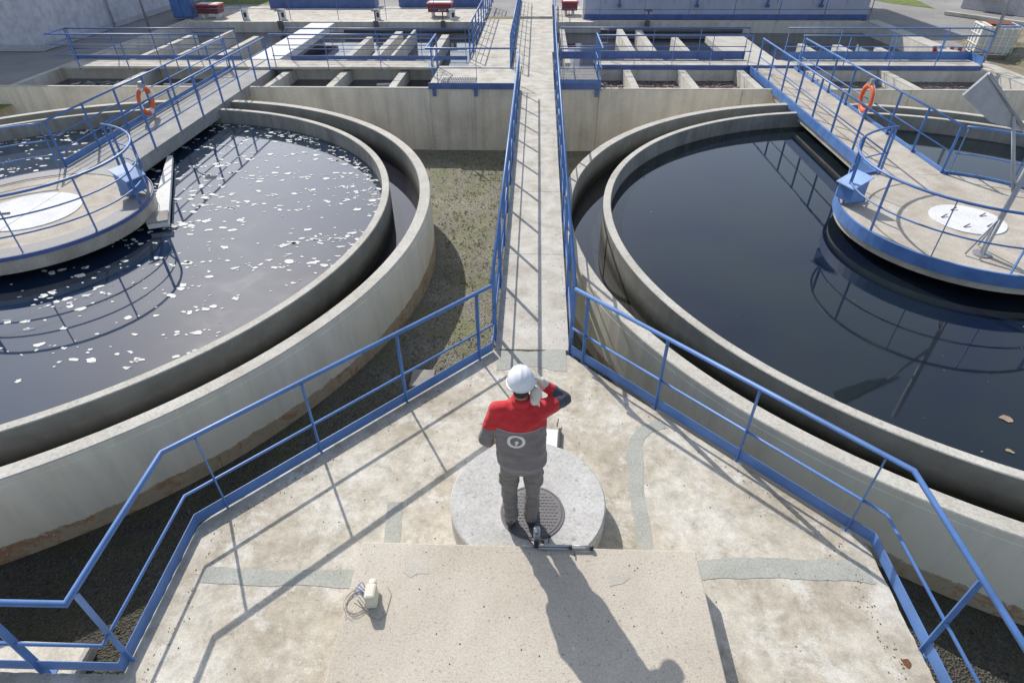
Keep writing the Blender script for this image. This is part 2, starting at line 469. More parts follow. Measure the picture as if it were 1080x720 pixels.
# weeds
mb = MB()
for i in range(240):
    x = rnd.uniform(-2.2, -.7) if rnd.random() < .6 else rnd.uniform(-4.4, -.6); y = rnd.uniform(10, 19.3)
    if inring(x, y): continue
    z = gz(x, y); n = rnd.randint(5, 10)
    for k in range(n):
        a = rnd.uniform(0, 6.3); l = rnd.uniform(.04, .11); w = .008
        d = Vector((math.cos(a), math.sin(a), 0)); p = Vector((x, y, z)) + d * .02; q = p + d * l * .7 + Vector((0, 0, l * .6)); s_ = Vector((-d.y, d.x, 0)) * w
        mb.add([p - s_, p + s_, q], [(0, 1, 2)])
tag(mb.build('weeds', 'grass', recalc=False), kind='stuff')

# ------------------------------------------------------------------ tanks
def tank(k, label):
    c = TC[k]; t = thing('settling_tank', label, 'tank', (c[0], c[1], -2.3))
    SG = 180
    p = [(7.53, -2.4), (7.53, ZR - .012), (7.542, ZR), (7.738, ZR), (7.75, ZR - .012), (7.75, ZR - .09), (7.738, ZR - .098), (7.738, ZR - .108), (7.75, ZR - .116), (7.75, -2.4)]
    MB().lathe(p, c, SG, mi=[1, 1, 2, 2, 0, 0, 0, 0, 0, 0]).build('outer_wall', ['ring', 'chwall', 'cap'], t)
    p = [(6.75, -2.4), (6.75, ZR - .012), (6.762, ZR), (6.888, ZR), (6.90, ZR - .012), (6.90, -2.4)]
    MB().lathe(p, c, SG, mi=[0, 1, 1, 1, 2, 0]).build('inner_wall', ['ringwet', 'cap', 'chwall'], t)
    MB().disc(c, 7.52, -2.42, -2.3, 96).build('tank_floor', 'wall', t)
    MB().disc((PC[k][0], PC[k][1]), .7, -2.3, -.36, 32).build('centre_column', 'wall', t)
    return t
tank('L', 'round concrete settling tank with scum flecked water, left of the walkway')
tank('R', 'round concrete settling tank with clear dark water, right of the walkway')
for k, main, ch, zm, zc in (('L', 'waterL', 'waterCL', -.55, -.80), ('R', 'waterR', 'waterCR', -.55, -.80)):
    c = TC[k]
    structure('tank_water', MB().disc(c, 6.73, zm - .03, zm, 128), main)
    structure('channel_water', MB().lathe([(6.9, zc - .03), (6.9, zc), (7.52, zc), (7.52, zc - .03)], c, 128), ch)

# floating scum in the left tank
mb = MB(); rnd = random.Random(11); c = TC['L']
def fleck(mb, x, y, z, s, rnd, th=.004):
    n = rnd.randint(7, 11); a0 = rnd.uniform(0, 6.3); e = rnd.uniform(.35, .8); ph = rnd.uniform(-.5, .5)
    P = []
    for i in range(n):
        a = 2 * math.pi * i / n; r = s * rnd.uniform(.45, 1.15)
        u, v = r * math.cos(a), r * e * math.sin(a)
        P.append((x + u * math.cos(ph) - v * math.sin(ph), y + u * math.sin(ph) + v * math.cos(ph)))
    mb.poly(P, z, z + th)
n = 0
clusters = [(rnd.uniform(-15, -3.2), rnd.uniform(4, 17)) for _ in range(150)]
while n < 2200:
    if rnd.random() < .62:
        q = rnd.choice(clusters); u_ = rnd.gauss(0, .42); x = q[0] + u_; y = q[1] + rnd.gauss(0, .07) + .25 * u_
    elif rnd.random() < .25:
        a = rnd.uniform(-.3, 2.4); rr = 6.70 - abs(rnd.gauss(0, .22)); x = c[0] + rr * math.cos(a); y = c[1] + rr * math.sin(a)
    else: x = rnd.uniform(-15.5, -3.1); y = rnd.uniform(3.8, 17.1)
    d = math.hypot(x - c[0], y - c[1])
    if d > 6.68 or math.hypot(x - PC['L'][0], y - PC['L'][1]) < 1.2: continue
    if rnd.random() > .18 + .82 * min(1, (y - 3) / 9): continue
    s = rnd.choice([.018, .022, .028, .035, .045, .06, .085]) * 1.2
    fleck(mb, x, y, -.548, s, rnd); n += 1
tag(mb.build('floating_scum', 'foam', recalc=False), kind='stuff')
for i, (x, y, s, lb) in enumerate([(6.01, 5.55, .085, 'largest brown leaf floating on the dark tank water'), (5.72, 5.0, .055, 'small tan leaf floating nearest the right tank inner wall'), (5.38, 4.98, .02, 'tiny pale leaf scrap floating beside the small tan leaf')]):
    mb = MB(); fleck(mb, x, y, -.546, s, rnd, .006); tag(mb.build('floating_leaf', 'leaf'), lb, 'leaf', 'leaves floating on the right tank')

mb = MB(); rnd = random.Random(31)
for i in range(170):
    a = rnd.uniform(0, 6.28); rr = 6.7 * math.sqrt(rnd.random()) if i < 70 else 6.72 - abs(rnd.gauss(0, .12))
    fleck(mb, TC['R'][0] + rr * math.cos(a), TC['R'][1] + rr * math.sin(a), -.547, rnd.choice([.008, .01, .014, .022]), rnd)
tag(mb.build('floating_specks', 'scum', recalc=False), kind='stuff')

# ------------------------------------------------------------------ railings
def resample(pts, closed=False):
    P = [Vector((p[0], p[1])) for p in pts]
    if closed: P.append(P[0])
    L = [0]
    for a, b in zip(P, P[1:]): L.append(L[-1] + (b - a).length)
    return P, L
def at(P, L, d):
    for i in range(len(L) - 1):
        if d <= L[i + 1] + 1e-6:
            t = (d - L[i]) / max(1e-9, L[i + 1] - L[i]); v = (P[i + 1] - P[i]).normalized()
            return P[i].lerp(P[i + 1], t), v
    return P[-1], (P[-1] - P[-2]).normalized()
def railing(label, pts, z0=0., h=1.0, mid=(.42,), posts=None, step=1.33, toe=.12, toet=.008, side=1, m='blue', r=.024, group=None, foot=True, post_w=.055, drop=.10, toe_z=0.012):
    P, L = resample(pts)
    t = thing('railing', label, 'railing', (pts[0][0], pts[0][1], z0), group)
    MB().tube([(p[0], p[1], z0 + h) for p in pts], r, 8).build('top_rail', m, t)
    for mz in mid: MB().tube([(p[0], p[1], z0 + mz) for p in pts], r * .62, 6).build('mid_rail', m, t)
    if toe: MB().strip(pts, z0 + toe_z, z0 + toe_z + toe, toet, side=side).build('toe_board', m, t, bevel=.002)
    if posts is None:
        n = max(1, round(L[-1] / step)); posts = [.04 + (L[-1] - .08) * i / n for i in range(n + 1)]
    for d in posts:
        p, v = at(P, L, d); nr = Vector((-v.y, v.x)) * -side
        mx = Matrix.Translation((p.x, p.y, z0)) @ Matrix(((nr.x, v.x, 0, 0), (nr.y, v.y, 0, 0), (0, 0, 1, 0), (0, 0, 0, 1)))
        b = MB(); b.box(-post_w * .45, post_w * .55, -.006, .006, -drop, h - r * .6, 0, mx)
        if foot: b.box(-.05, .012, -.05, .05, -drop * .9, -drop * .9 + .012, 0, mx)
        b.build('post', m, t)
    return t

# walkway rails: far end + near deck
WY = [6.42 + 1.33 * i for i in range(10)]
xl, xr = -.485, .525
railing('blue railing along the left edge of the central walkway', [(xl, 6.10), (xl, 18.75)], posts=[y - 6.10 for y in WY], side=1, toe=.17, mid=(.42,))
railing('long blue railing along the right edge of the central walkway', [(xr, 6.06), (.66, 21.3), (.78, 29.2), (.95, 36.5)], step=1.33, side=-1, toe=.17, mid=(.42,))
railing('blue railing bordering the left side of the near deck', [(xl, 6.04), (-3.12, 3.31), (-3.08, 1.97), (-9.0, 1.90)], posts=[.24, 1.38, 2.50, 3.52, 5.05, 5.78, 7.0, 8.4, 9.5], side=-1, toe=.135, mid=(.42,))
railing('blue railing bordering the right side of the near deck', [(xr, 6.00), (3.15, 3.31), (3.09, -1.5)], posts=[.21, 1.34, 2.40, 3.55, 4.72, 6.0, 7.2], side=1, toe=.135, mid=(.42,))

# ------------------------------------------------------------------ near deck
d = thing('concrete_deck', 'stained pale concrete deck the worker stands over, bordered by blue railings', 'deck', (0, 3, -.2))
P = [(-.50, 6.07), (-3.04, 3.41), (-3.125, 3.29), (-3.085, 1.95), (-9, 1.88), (-9, -2.5), (6, -2.5), (6, -2.4), (3.085, -2.4), (3.12, 3.28), (.50, 5.98)]
def rough_edge(P, a, b, n, amp, rnd):
    out = []
    for i in range(n): t = i / n; out.append((a[0] + (b[0] - a[0]) * t + rnd.uniform(-amp, amp), a[1] + (b[1] - a[1]) * t + rnd.uniform(-amp, amp)))
    return out
rnd = random.Random(5)
PP = []
for i in range(len(P)):
    a, b = P[i], P[(i + 1) % len(P)]; L_ = math.hypot(b[0] - a[0], b[1] - a[1])
    PP += rough_edge(P, a, b, max(1, int(L_ / .06)) if L_ > .3 and L_ < 7 else 1, .006, rnd)
MB().poly(PP, -.25, 0).build('deck_slab', 'deck', d)
def band(pts, w, rnd, z=.003):
    Pp, L = resample(pts); n = int(L[-1] / .025); A, B = [], []
    for i in range(n + 1):
        p, v = at(Pp, L, L[-1] * i / n); nr = Vector((-v.y, v.x)); k = L[-1] * i / n
        ww = w * (1 + .55 * noise.noise(Vector((k * 1.9, w * 40, 0))) + .14 * noise.noise(Vector((k * 5.3, w * 70, 3))) + .07 * noise.noise(Vector((k * 17, w * 70, 3))))
        ww2 = w * (1 + .55 * noise.noise(Vector((k * 1.9, w * 40, 9))) + .14 * noise.noise(Vector((k * 5.3, w * 70, 13))) + .07 * noise.noise(Vector((k * 17, w * 70, 13))))
        A.append(p + nr * ww / 2); B.append(p - nr * ww2 / 2)
    mb = MB(); vs = [(p.x, p.y, z) for p in A + B]; m = len(A)
    mb.add(vs, [(i, i + 1, m + i + 1, m + i) for i in range(m - 1)])
    return mb
for pts, w in (([(-2.85, 2.80), (-2.2, 2.78), (-1.3, 2.82)], .17), ([(1.42, 2.98), (2.1, 3.03), (3.02, 3.0)], .20),
               ([(1.07, 2.9), (1.09, 3.6), (1.10, 4.1), (1.115, 4.3), (1.15, 4.46), (1.21, 4.58), (1.30, 4.67), (1.40, 4.73), (1.52, 4.78)], .17), ([(-1.24, 2.9), (-1.26, 3.3), (-1.30, 3.62)], .15), ([(-.42, 5.88), (.46, 5.88)], .36)):
    band(pts, w, rnd).build('mortar_patch', 'mortar', d)
# rusty hole at the deck corner
mb = MB(); fleck_seed = random.Random(8); mb.poly([(2.97 + .045 * fleck_seed.uniform(.5, 1.1) * math.cos(i * .7), 2.24 + .05 * fleck_seed.uniform(.5, 1.1) * math.sin(i * .7)) for i in range(9)], .001, .004); mb.build('rust_spot', plain('rust', (.16, .07, .03), .9), d)

mb = MB(); rg = random.Random(77)
def grit(x, y, z, r):
    a = rg.uniform(0, 6.3); q = rg.uniform(.6, 1)
    P_ = [(x + r * math.cos(a + k * 1.571) * (q if k % 2 else 1), y + r * math.sin(a + k * 1.571) * (q if k % 2 else 1), z) for k in range(4)]
    mb.add(P_ + [(x, y, z + r * .8)], [(0, 1, 4), (1, 2, 4), (2, 3, 4), (3, 0, 4)])
n = 0
while n < 900:
    x, y = rg.uniform(-3, 3), rg.uniform(1.2, 5.8)
    if abs(x) > 3.0 - max(0, y - 3.3) * .94 - .05: continue
    if rg.random() < .5: x = math.copysign(3.0 - max(0, y - 3.3) * .94 - .06 - abs(rg.gauss(0, .08)), x)
    grit(x, y, .003 if not (abs(x) < 1.43 and y < 2.96) else .331, rg.choice([.003, .004, .005, .008])); n += 1
for i in range(500): grit(rg.choice([-.44 + abs(rg.gauss(0, .04)), .49 - abs(rg.gauss(0, .04)), rg.uniform(-.44, .49)]), rg.uniform(6.2, 15), .001, rg.choice([.004, .006, .009]))
tag(mb.build('deck_grit', 'stone', recalc=False), kind='stuff')

# raised slab and round manhole plinth
s = thing('raised_slab', 'raised pebbled concrete slab in front of the worker shadow', 'slab', (0, .6, 0))
MB().box(-1.42, 1.43, -2.2, 2.955, .004, .33).build('slab_body', 'slab', s, bevel=.012)
mb = MB(); rnd = random.Random(21)
for cx, cy in ((-.93, 2.70), (.73, 2.66)):
    (lambda q_: (fleck(q_, cx, cy, .3305, .13 if cx < 0 else .10, rnd, .002), q_)[1])(MB()).build('grey_patch', concrete('patch_grey', (.46, .43, .37), (.50, .47, .41), (.54, .51, .45), 3, 60, .3), s)
t = thing('manhole_plinth', 'round pale concrete plinth under the worker with an iron cover', 'plinth', (0, 3.48, 0))
pc = (0, 3.50)
MB().lathe([(0.0, .003), (.725, .003), (.725, .255), (.712, .27), (0.0, .27)], pc, 96).build('plinth', 'disc', t)
mb = MB(); mc = (.045, 3.345)
mb.lathe([(0, .271), (.292, .271), (.292, .279), (.278, .279), (.275, .274), (.268, .274), (.265, .279), (0, .279)], mc, 72)
for i in range(-7, 8):
    for j in range(-7, 8):
        x, y = i * .036 + (.018 if j % 2 else 0), j * .034
        if x * x + y * y < .235 ** 2: mb.box(mc[0] + x - .012, mc[0] + x + .012, mc[1] + y - .005, mc[1] + y + .005, .2785, .283)
mb.build('manhole_cover', 'iron', t)

# ------------------------------------------------------------------ central walkway
w = thing('walkway', 'long narrow concrete walkway leading away between the two round tanks', 'walkway', (0, 6, -.2))
rnd = random.Random(9)
n = 10
y = 6.09
while y < 21.5:
    y2 = y + 2.55
    MB().poly([(-.46, y), (.505 + .006 * (y - 6), y), (.505 + .006 * (y2 - 6), y2 - .008), (-.46, y2 - .008)], -.2, 0).build('walkway_slab', 'walk', w, bevel=.004)
    y = y2
yj = y
MB().poly([(-.80, 21.72), (-.465, 21.72), (-.465, yj - .012), (-.8, yj - .012)], -.2, -.002).build('walkway_slab', 'walk', w, bevel=.006)
for a, b in ((yj, 30.9), (31.6, 37.5)):
    MB().poly([(-.82, a), (.64 + .012 * (a - 21), a), (.64 + .012 * (b - 21), b), (-.82, b)], -.2, 0).build('walkway_slab', 'walk', w, bevel=.006)
MB().box(-.40, .44, 6.2, 37, -.45, -.2).build('support_beam', 'wall', w)
w = thing('side_slab', 'pale concrete slab strip alongside the walkway between the basins', 'slab', (-1.5, 22.7, -.2))
MB().poly([(-2.30, 21.72), (-.835, 21.72), (-.835, 30.9), (-2.30, 30.9)], -.25, -.004).build('slab_body', 'walk', w, bevel=.01)
railing('blue railing between the side slab and the far walkway', [(-.83, 21.3), (-.84, 36.5)], toe=.15, side=1, mid=(.38, .68))
railing('blue railing left of the side slab next to the far basins', [(-2.33, 22.75), (-2.36, 36.5)], toe=.12, side=1, mid=(.38, .68))

# landings beside the walkway over the basin wall
def grating(mb, x0, x1, y0, y1, z):
    x = x0
    while x < x1: mb.box(x, x + .012, y0, y1, z - .03, z); x += .055
    y = y0
    while y < y1: mb.box(x0, x1, y, y + .012, z - .025, z - .006); y += .20
t = thing('landing', 'concrete landing with blue front beam left of the walkway', 'platform', (-1.9, 19.4, -.2))
MB().box(-3.28, -.49, 19.40, 21.70, -.12, -.001).build('landing_slab', 'walk', t, bevel=.006)
MB().box(-3.33, -.50, 19.36, 19.395, -.16, .02).build('front_beam', 'bluedark', t)
mb = MB(); grating(mb, -2.95, -1.85, 19.42, 20.15, .03); mb.build('grating', 'steel', t)
for x in (-3.2, -1.9): MB().box(x, x + .10, 19.30, 19.45, -.36, -.161).build('bracket', 'bluedark', t)
railing('blue railing along the front of the left landing', [(-.56, 19.38), (-3.31, 19.38), (-3.31, 21.55)], toe=0, side=1, step=1.33, mid=(.45,))
t = thing('landing', 'steel grating landing with blue front beam right of the walkway', 'platform', (1.3, 19.4, -.2))
mb = MB(); grating(mb, .70, 1.98, 19.42, 21.75, 0); mb.build('grating', 'steel', t)
MB().box(.66, 2.0, 19.45, 21.8, -.07, -.04).build('grating_frame', 'walk', t)
MB().box(.62, 2.03, 19.36, 19.395, -.16, .02).build('front_beam', 'bluedark', t)
MB().box(1.88, 1.98, 19.30, 19.45, -.36, -.161).build('bracket', 'bluedark', t)
railing('blue railing around the right grating landing', [(.72, 19.38), (2.02, 19.38), (2.02, 21.75)], toe=.12, side=-1, step=1.33, mid=(.45,))

# ------------------------------------------------------------------ basins
t = thing('front_basin_wall', 'long weathered concrete wall of the basins behind both round tanks', 'wall', (0, YW, -2))
mb = MB(); JL = [-30, -16.9, -9.2, -3.35, -1.95, 2.05, 6.4, 11.5, 15.55, 30]
for a, b in zip(JL, JL[1:]): mb.box(a + .006, b - .006, YW, YW + .10, -2.4, -.15)
mb.build('wall', 'wall', t, bevel=.012)
mb = MB()
mb.box(-30, 30, YW - .010, YW + .108, -.150, -.130); mb.build('wall_top', 'cap', t, bevel=.006)
for x in (-3.35, -1.95, 2.05): MB().box(x - .045, x + .045, YW - .03, YW - .002, -2.3, -.20).build('joint_strip', 'wall', t)
mb = MB()
for x0, x1 in ((-2.6, -1.2),): pass
t = thing('basin_block', 'bank of rectangular concrete basins with dividing walls behind the round tanks', 'basin', (0, 25, -1.5))
for x in (-16.8, -13.38, -8.5, -6.5, -4.5, -.62, .72, 3.12, 4.98, 6.95, 9.25, 11.75, 15.42):
    m = MB(); m.box(x - .115, x + .115, YW + .11, 21.95, -1.6, -.155); m.box(x - .12, x + .12, YW + .11, 21.95, -.155, -.135, 1)
    m.build('dividing_wall', ['wall', 'cap'], t)
m = MB(); m.box(-16.9, -2.4, 21.96, 22.3, -1.6, -.16); m.box(.75, 15.5, 21.96, 22.3, -1.6, -.16); m.build('cross_wall', 'wall', t)
for x, y1, wd in ((-16.8, 31.6, .12), (-14.85, 28.0, .12), (-13.5, 28.8, .07), (-11.9, 27.5, .12), (-7.0, 27.4, .12), (-5.98, 28.6, .14), (-5.36, 29, .05), (-3.86, 27.9, .15), (1.14, 29.2, .10), (3.68, 29.2, .12), (4.48, 29, .13), (5.75, 27.4, .13), (10.5, 26.2, .11), (11.82, 26, .15), (13.2, 25.5, .13), (15.42, 31.4, .12)):
    m = MB(); m.box(x - wd, x + wd, 22.75, y1, -1.6, -.155); m.box(x - wd - .004, x + wd + .004, 22.75, y1, -.155, -.13, 1)
    m.build('dividing_wall', ['wall', 'cap'], t)
MB().box(-16.9, -.9, 31.4, 31.7, -1.6, -.2).build('far_wall', 'wall', t)
MB().box(.8, 15.54, 31.4, 31.7, -1.6, -.2).build('far_wall', 'wall', t)
MB().box(-16.92, 15.54, 19.83, 31.7, -1.7, -1.6).build('basin_floor', 'wall', t)
structure('basin_water', MB().sheet([(-16.8, 19.58), (15.4, 19.58), (15.4, 21.96), (-16.8, 21.96)], -.52), 'waterB')
structure('basin_water', MB().sheet([(-16.8, 22.3), (15.4, 22.3), (15.4, 31.4), (-16.8, 31.4)], -.66), 'waterB')
mb = MB(); rnd = random.Random(4)
for i in range(620):
    a = rnd.random()
    if a < .55: x = rnd.uniform(3.25, 4.85) if rnd.random() < .5 else rnd.uniform(5.1, 6.8)
    elif a < .75: x = rnd.uniform(11.9, 15.2)
    elif a < .85: x = rnd.uniform(9.4, 11.6)
    else: x = rnd.uniform(2.1, 3.0)
    fleck(mb, x, rnd.uniform(21.0, 21.95), -.515, rnd.uniform(.03, .11), rnd)
tag(mb.build('brown_scum', 'scum', recalc=False), kind='stuff')
mb = MB()
for i in range(70): fleck(mb, rnd.uniform(-16.0, -13.9), rnd.uniform(20.9, 21.6), -.515, rnd.uniform(.06, .2), rnd)
for i in range(16): fleck(mb, rnd.uniform(2.1, 2.5), rnd.uniform(21.2, 21.7), -.515, rnd.uniform(.03, .1), rnd)
tag(mb.build('white_scum', 'foam', recalc=False), kind='stuff')
m = MB(); m.box(-.40, .42, -.06, .06, -.05, 0, 0, Matrix.Translation((-4.98, 21.15, -.44)) @ Matrix.Rotation(R(8), 4, 'Z'))
tag(m.build('floating_board', 'white'), 'thin white board lying in the front basin left of the landing', 'board')
m = MB(); m.box(-.60, .60, -.05, .05, -.05, 0, 0, Matrix.Translation((-12.1, 21.0, -.44)))
tag(m.build('floating_board', 'white'), 'thin white board floating in the basin behind the left bridge', 'board')

for i, (x, y, lb) in enumerate(((-7.6, 31.2, 'leftmost gate valve spindle on the far basin wall'), (-4.4, 31.2, 'middle gate valve spindle on the far basin wall by the second red box'), (-12.2, 31.2, 'gate valve spindle on the far basin wall near the second bollard'), (5.2, 31.2, 'gate valve spindle on the far basin wall before the clad building'))):
    t = thing('gate_valve', lb, 'valve', (x, y, -.2), 'gate valves on the far basin wall')
    MB().tube([(x, y, -.6), (x, y, .30)], .03, 8).build('spindle', 'iron', t)
    MB().tube([(x + .16 * math.cos(a), y + .16 * math.sin(a), .30) for a in [2 * math.pi * q / 16 for q in range(16)]], .018, 6, True).build('hand_wheel', 'iron', t)
    MB().box(x - .10, x + .10, y - .10, y + .10, -.5, -.12).build('bonnet', 'iron', t)
for i, (y, x0, x1, lb) in enumerate(((30.6, -9.0, -3.0, 'dark pipe running low across the far left basin'), (30.7, 3.0, 9.5, 'dark pipe running low across the far right basin'))):
    o = MB().tube([(x0, y, -.45), (x1, y, -.45)], .09, 12).build('basin_pipe', 'iron'); tag(o, lb, 'pipe')
# cross walkways
def crosswalk(label, x0, x1, y0, y1, fascia):
    t = thing('cross_walkway', label, 'walkway', ((x0 + x1) / 2, y0, -.2))
    MB().box(x0, x1, y0, y1, -.07, 0).build('walkway_slab', 'walk', t, bevel=.006)
    if fascia: MB().box(x0, x1, y0 - .035, y0 - .004, -.14, -.008).build('fascia', 'bluedark', t)
    return t
crosswalk('pale cross walkway over the basins left of the main walkway', -16.5, -3.35, 21.45, 22.5, False)
crosswalk('cross walkway with blue edge beam over the basins on the right', 2.05, 15.0, 21.95, 22.72, True)
railing('front blue railing of the left cross walkway', [(-3.4, 21.47), (-8.9, 21.47)], toe=0, side=1, step=1.7, mid=(.35, .68))
railing('front blue railing of the left cross walkway beyond the bridge', [(-10.5, 21.47), (-16.5, 21.47), (-16.5, 22.5)], toe=0, side=-1, step=1.7, mid=(.35, .68))
railing('rear blue railing of the left cross walkway with deep toe board', [(-2.4, 22.52), (-8.7, 22.52)], toe=.13, side=1, step=1.7, mid=(.35, .68), m='bluedark')
railing('rear blue railing behind the left bridge end with deep toe board', [(-10.45, 22.52), (-16.5, 22.52)], toe=.13, side=1, step=1.7, mid=(.35, .68), m='bluedark')
railing('front blue railing of the right cross walkway', [(2.05, 21.97), (7.25, 21.97)], toe=0, side=1, h=.9, step=1.3)
railing('front blue railing of the right cross walkway beyond the bridge', [(8.85, 21.97), (15.0, 21.97)], toe=0, side=1, h=.9, step=1.6)
railing('rear blue railing of the right cross walkway with deep toe board', [(.85, 22.74), (7.3, 22.74)], toe=.24, side=1, step=1.6, m='bluedark')
railing('rear blue railing of the right cross walkway reaching its outer end', [(8.6, 22.74), (15.0, 22.74), (15.0, 21.98)], toe=.24, side=1, step=1.6, m='blue')

# ------------------------------------------------------------------ bridges and platforms
ZB = -.08
def bridge(k, label, edge):
    bx = BX[k]; pc = PC[k]; hw = .70
    PR = 2.22 if k == 'R' else 2.12
    t = thing('tank_bridge', label, 'bridge', (bx, 16, ZB - .3))
    y0 = pc[1] + 2.05
    cm = 'plat' if k == 'R' else 'platgrey'
    MB().box(bx - hw, bx + hw, y0, 22.9 if k == 'R' else 22.9, ZB - .32, ZB).build('bridge_slab', 'plat' if k == 'R' else 'bridgegrey', t, bevel=.008)
    MB().lathe([(0, ZB - .30), (PR, ZB - .30), (PR, ZB - .004), (0, ZB - .004)], pc, 96).build('platform', 'plat', t)
    # hatch lid, two halves with a seam
    lc = (pc[0] - (.10 if k == 'R' else -.10) , pc[1] - .12); lr = .62 if k == 'R' else .86
    MB().disc(lc, lr, ZB - .003, ZB + .012, 64).build('hatch_lid', 'lid', t)
    mb = MB()
    if k == 'R':
        for a in (20, 95, 170, 240, 310):
            x, y = lc[0] + .38 * math.cos(R(a)), lc[1] + .38 * math.sin(R(a)); mb.tube([(x - .07, y - .02, ZB + .02), (x + .06, y + .05, ZB + .045)], .012, 6)
    else:
        mb.box(lc[0] - .006, lc[0] + .006, lc[1] - lr, lc[1] + lr, ZB + .012, ZB + .014); mb.tube([(lc[0] - .5, lc[1] - .2, ZB + .03), (lc[0] - .3, lc[1] - .15, ZB + .03)], .015, 6)
    mb.build('lid_handles', 'iron', t)
    arc = [(pc[0] + (PR + .02) * math.cos(a), pc[1] + (PR + .02) * math.sin(a)) for a in [R(90 + 18.6 + 323 * i / 72) for i in range(73)]]
    if edge:
        MB().strip(arc, ZB - .17, ZB + .05, .04, side=-1).build('edge_band', 'blue', t)
        for sx in (-1, 1):
            x = bx + sx * (hw + .004); MB().box(min(x, x + sx * .06), max(x, x + sx * .06), y0 + .02, 21.9, ZB - .16, ZB + .06).build('edge_beam', 'blue', t)
    else:
        # grating rim around the concrete
        mb = MB(); mb.lathe([(1.75, ZB - .003), (PR - .005, ZB - .003), (PR - .005, ZB + .008), (1.75, ZB + .008)], pc, 96)
        mb.build('rim_grating', plain('rim_grey', (.25, .25, .26), .7, 0, .25, 60), t)
        MB().strip(arc, ZB - .06, ZB + .012, .008, side=-1).build('edge_band', 'bluedark', t)
    a0 = 90 + 18.2
    ra = PR - .05
    ring = [(pc[0] + ra * math.cos(a), pc[1] + ra * math.sin(a)) for a in [R(90 + 18.3 + 323.4 * i / 48) for i in range(49)]]
    n = 'right' if k == 'R' else 'left'
    railing('curved blue railing around the %s tank centre platform' % n, ring, z0=ZB, toe=0, side=-1, step=1.15, mid=(.33, .64) if k == 'L' else (.46,))
    for sx, w_ in ((-1, 'left'), (1, 'right')):
        railing('blue railing on the %s side of the %s tank bridge' % (w_, n), [(bx + sx * (hw - .02), pc[1] + 2.10), (bx + sx * (hw - .02), 21.4)], z0=ZB, toe=.15 if (k == 'L' and sx < 0) else 0, side=sx, step=1.3, mid=(.36, .66) if k == 'L' else (.46,))
    return t
bridge('L', 'grey concrete bridge reaching the centre platform of the left tank', False)
bridge('R', 'concrete bridge with bright blue edge beams reaching the right tank centre', True)
t = thing('concrete_plank', 'bright wide slab crossing the far basins behind the left bridge', 'slab', (-9.8, 26, -.3))
MB().box(-10.38, -9.28, 22.92, 30.2, -.30, -.06).build('slab_body', 'white', t, bevel=.01)
t = thing('concrete_plank', 'wide pale slab crossing the far basins behind the right bridge', 'slab', (7.8, 25, -.3))
MB().box(7.0, 8.55, 22.95, 27.3, -.30, -.06).build('slab_body', 'cap', t, bevel=.01)

# drive housings on the platforms
def housing(k, cx, cy, ang, label):
    t = thing('drive_housing', label, 'housing', (cx, cy, ZB))
    mx = Matrix.Translation((cx, cy, ZB)) @ Matrix.Rotation(ang, 4, 'Z') @ Matrix.Scale(.8, 4)
    b = MB()
    vs = [mx @ Vector(v) for v in ((-.24, -.20, .12), (.24, -.20, .12), (.24, .20, .12), (-.24, .20, .12), (-.24, -.20, .48), (.24, -.20, .48), (.24, .20, .66), (-.24, .20, .66))]
    b.add(vs, [(0, 3, 2, 1), (4, 5, 6, 7), (0, 1, 5, 4), (1, 2, 6, 5), (2, 3, 7, 6), (3, 0, 4, 7)])
    b.build('housing_box', 'blue', t, bevel=.02)
    b = MB(); vs = [mx @ Vector(v) for v in ((-.28, -.26, .475), (.28, -.26, .475), (.28, .0, .60), (-.28, .0, .60), (.28, .24, .70), (-.28, .24, .70))]
    vs += [v + Vector((0, 0, .02)) for v in vs]
    b.add(vs, [(3, 2, 1, 0), (5, 4, 2, 3), (6, 7, 8, 9), (9, 8, 10, 11), (0, 1, 7, 6), (1, 2, 8, 7), (2, 4, 10, 8), (4, 5, 11, 10), (5, 3, 9, 11), (3, 0, 6, 9)])
    b.build('sloping_lid', 'bluelight', t)
    MB().box(-.05, .05, .16, .5, -.02, .12, 0, mx).build('mounting_arm', 'blue', t)
housing('R', 6.08, 10.95, R(-70), 'blue box with light sloping lid on the right platform edge')
housing('L', -8.0, 10.98, R(70), 'blue box with rounded lid on the left platform edge')

# scum trough of the left tank
t = thing('scum_trough', 'long tapering white trough lying over the left tank water', 'trough', (-8, 12, -.5))
a, b_ = Vector((-7.38, 10.40, -.42)), Vector((-9.0, 14.1, -.42)); dv = (b_ - a).normalized(); nv = Vector((-dv.y, dv.x, 0))
A = [a + nv * .19, a - nv * .19, b_ - nv * .06, b_ + nv * .06]
MB().poly([(p.x, p.y) for p in A], -.50, -.40).build('trough_plate', 'white', t, bevel=.01)
MB().poly([(p.x, p.y) for p in (a + nv * .195, a - nv * .195, a - nv * .17 + dv * .5, a + nv * .17 + dv * .5)], -.397, -.36).build('end_plate', 'platgrey', t)

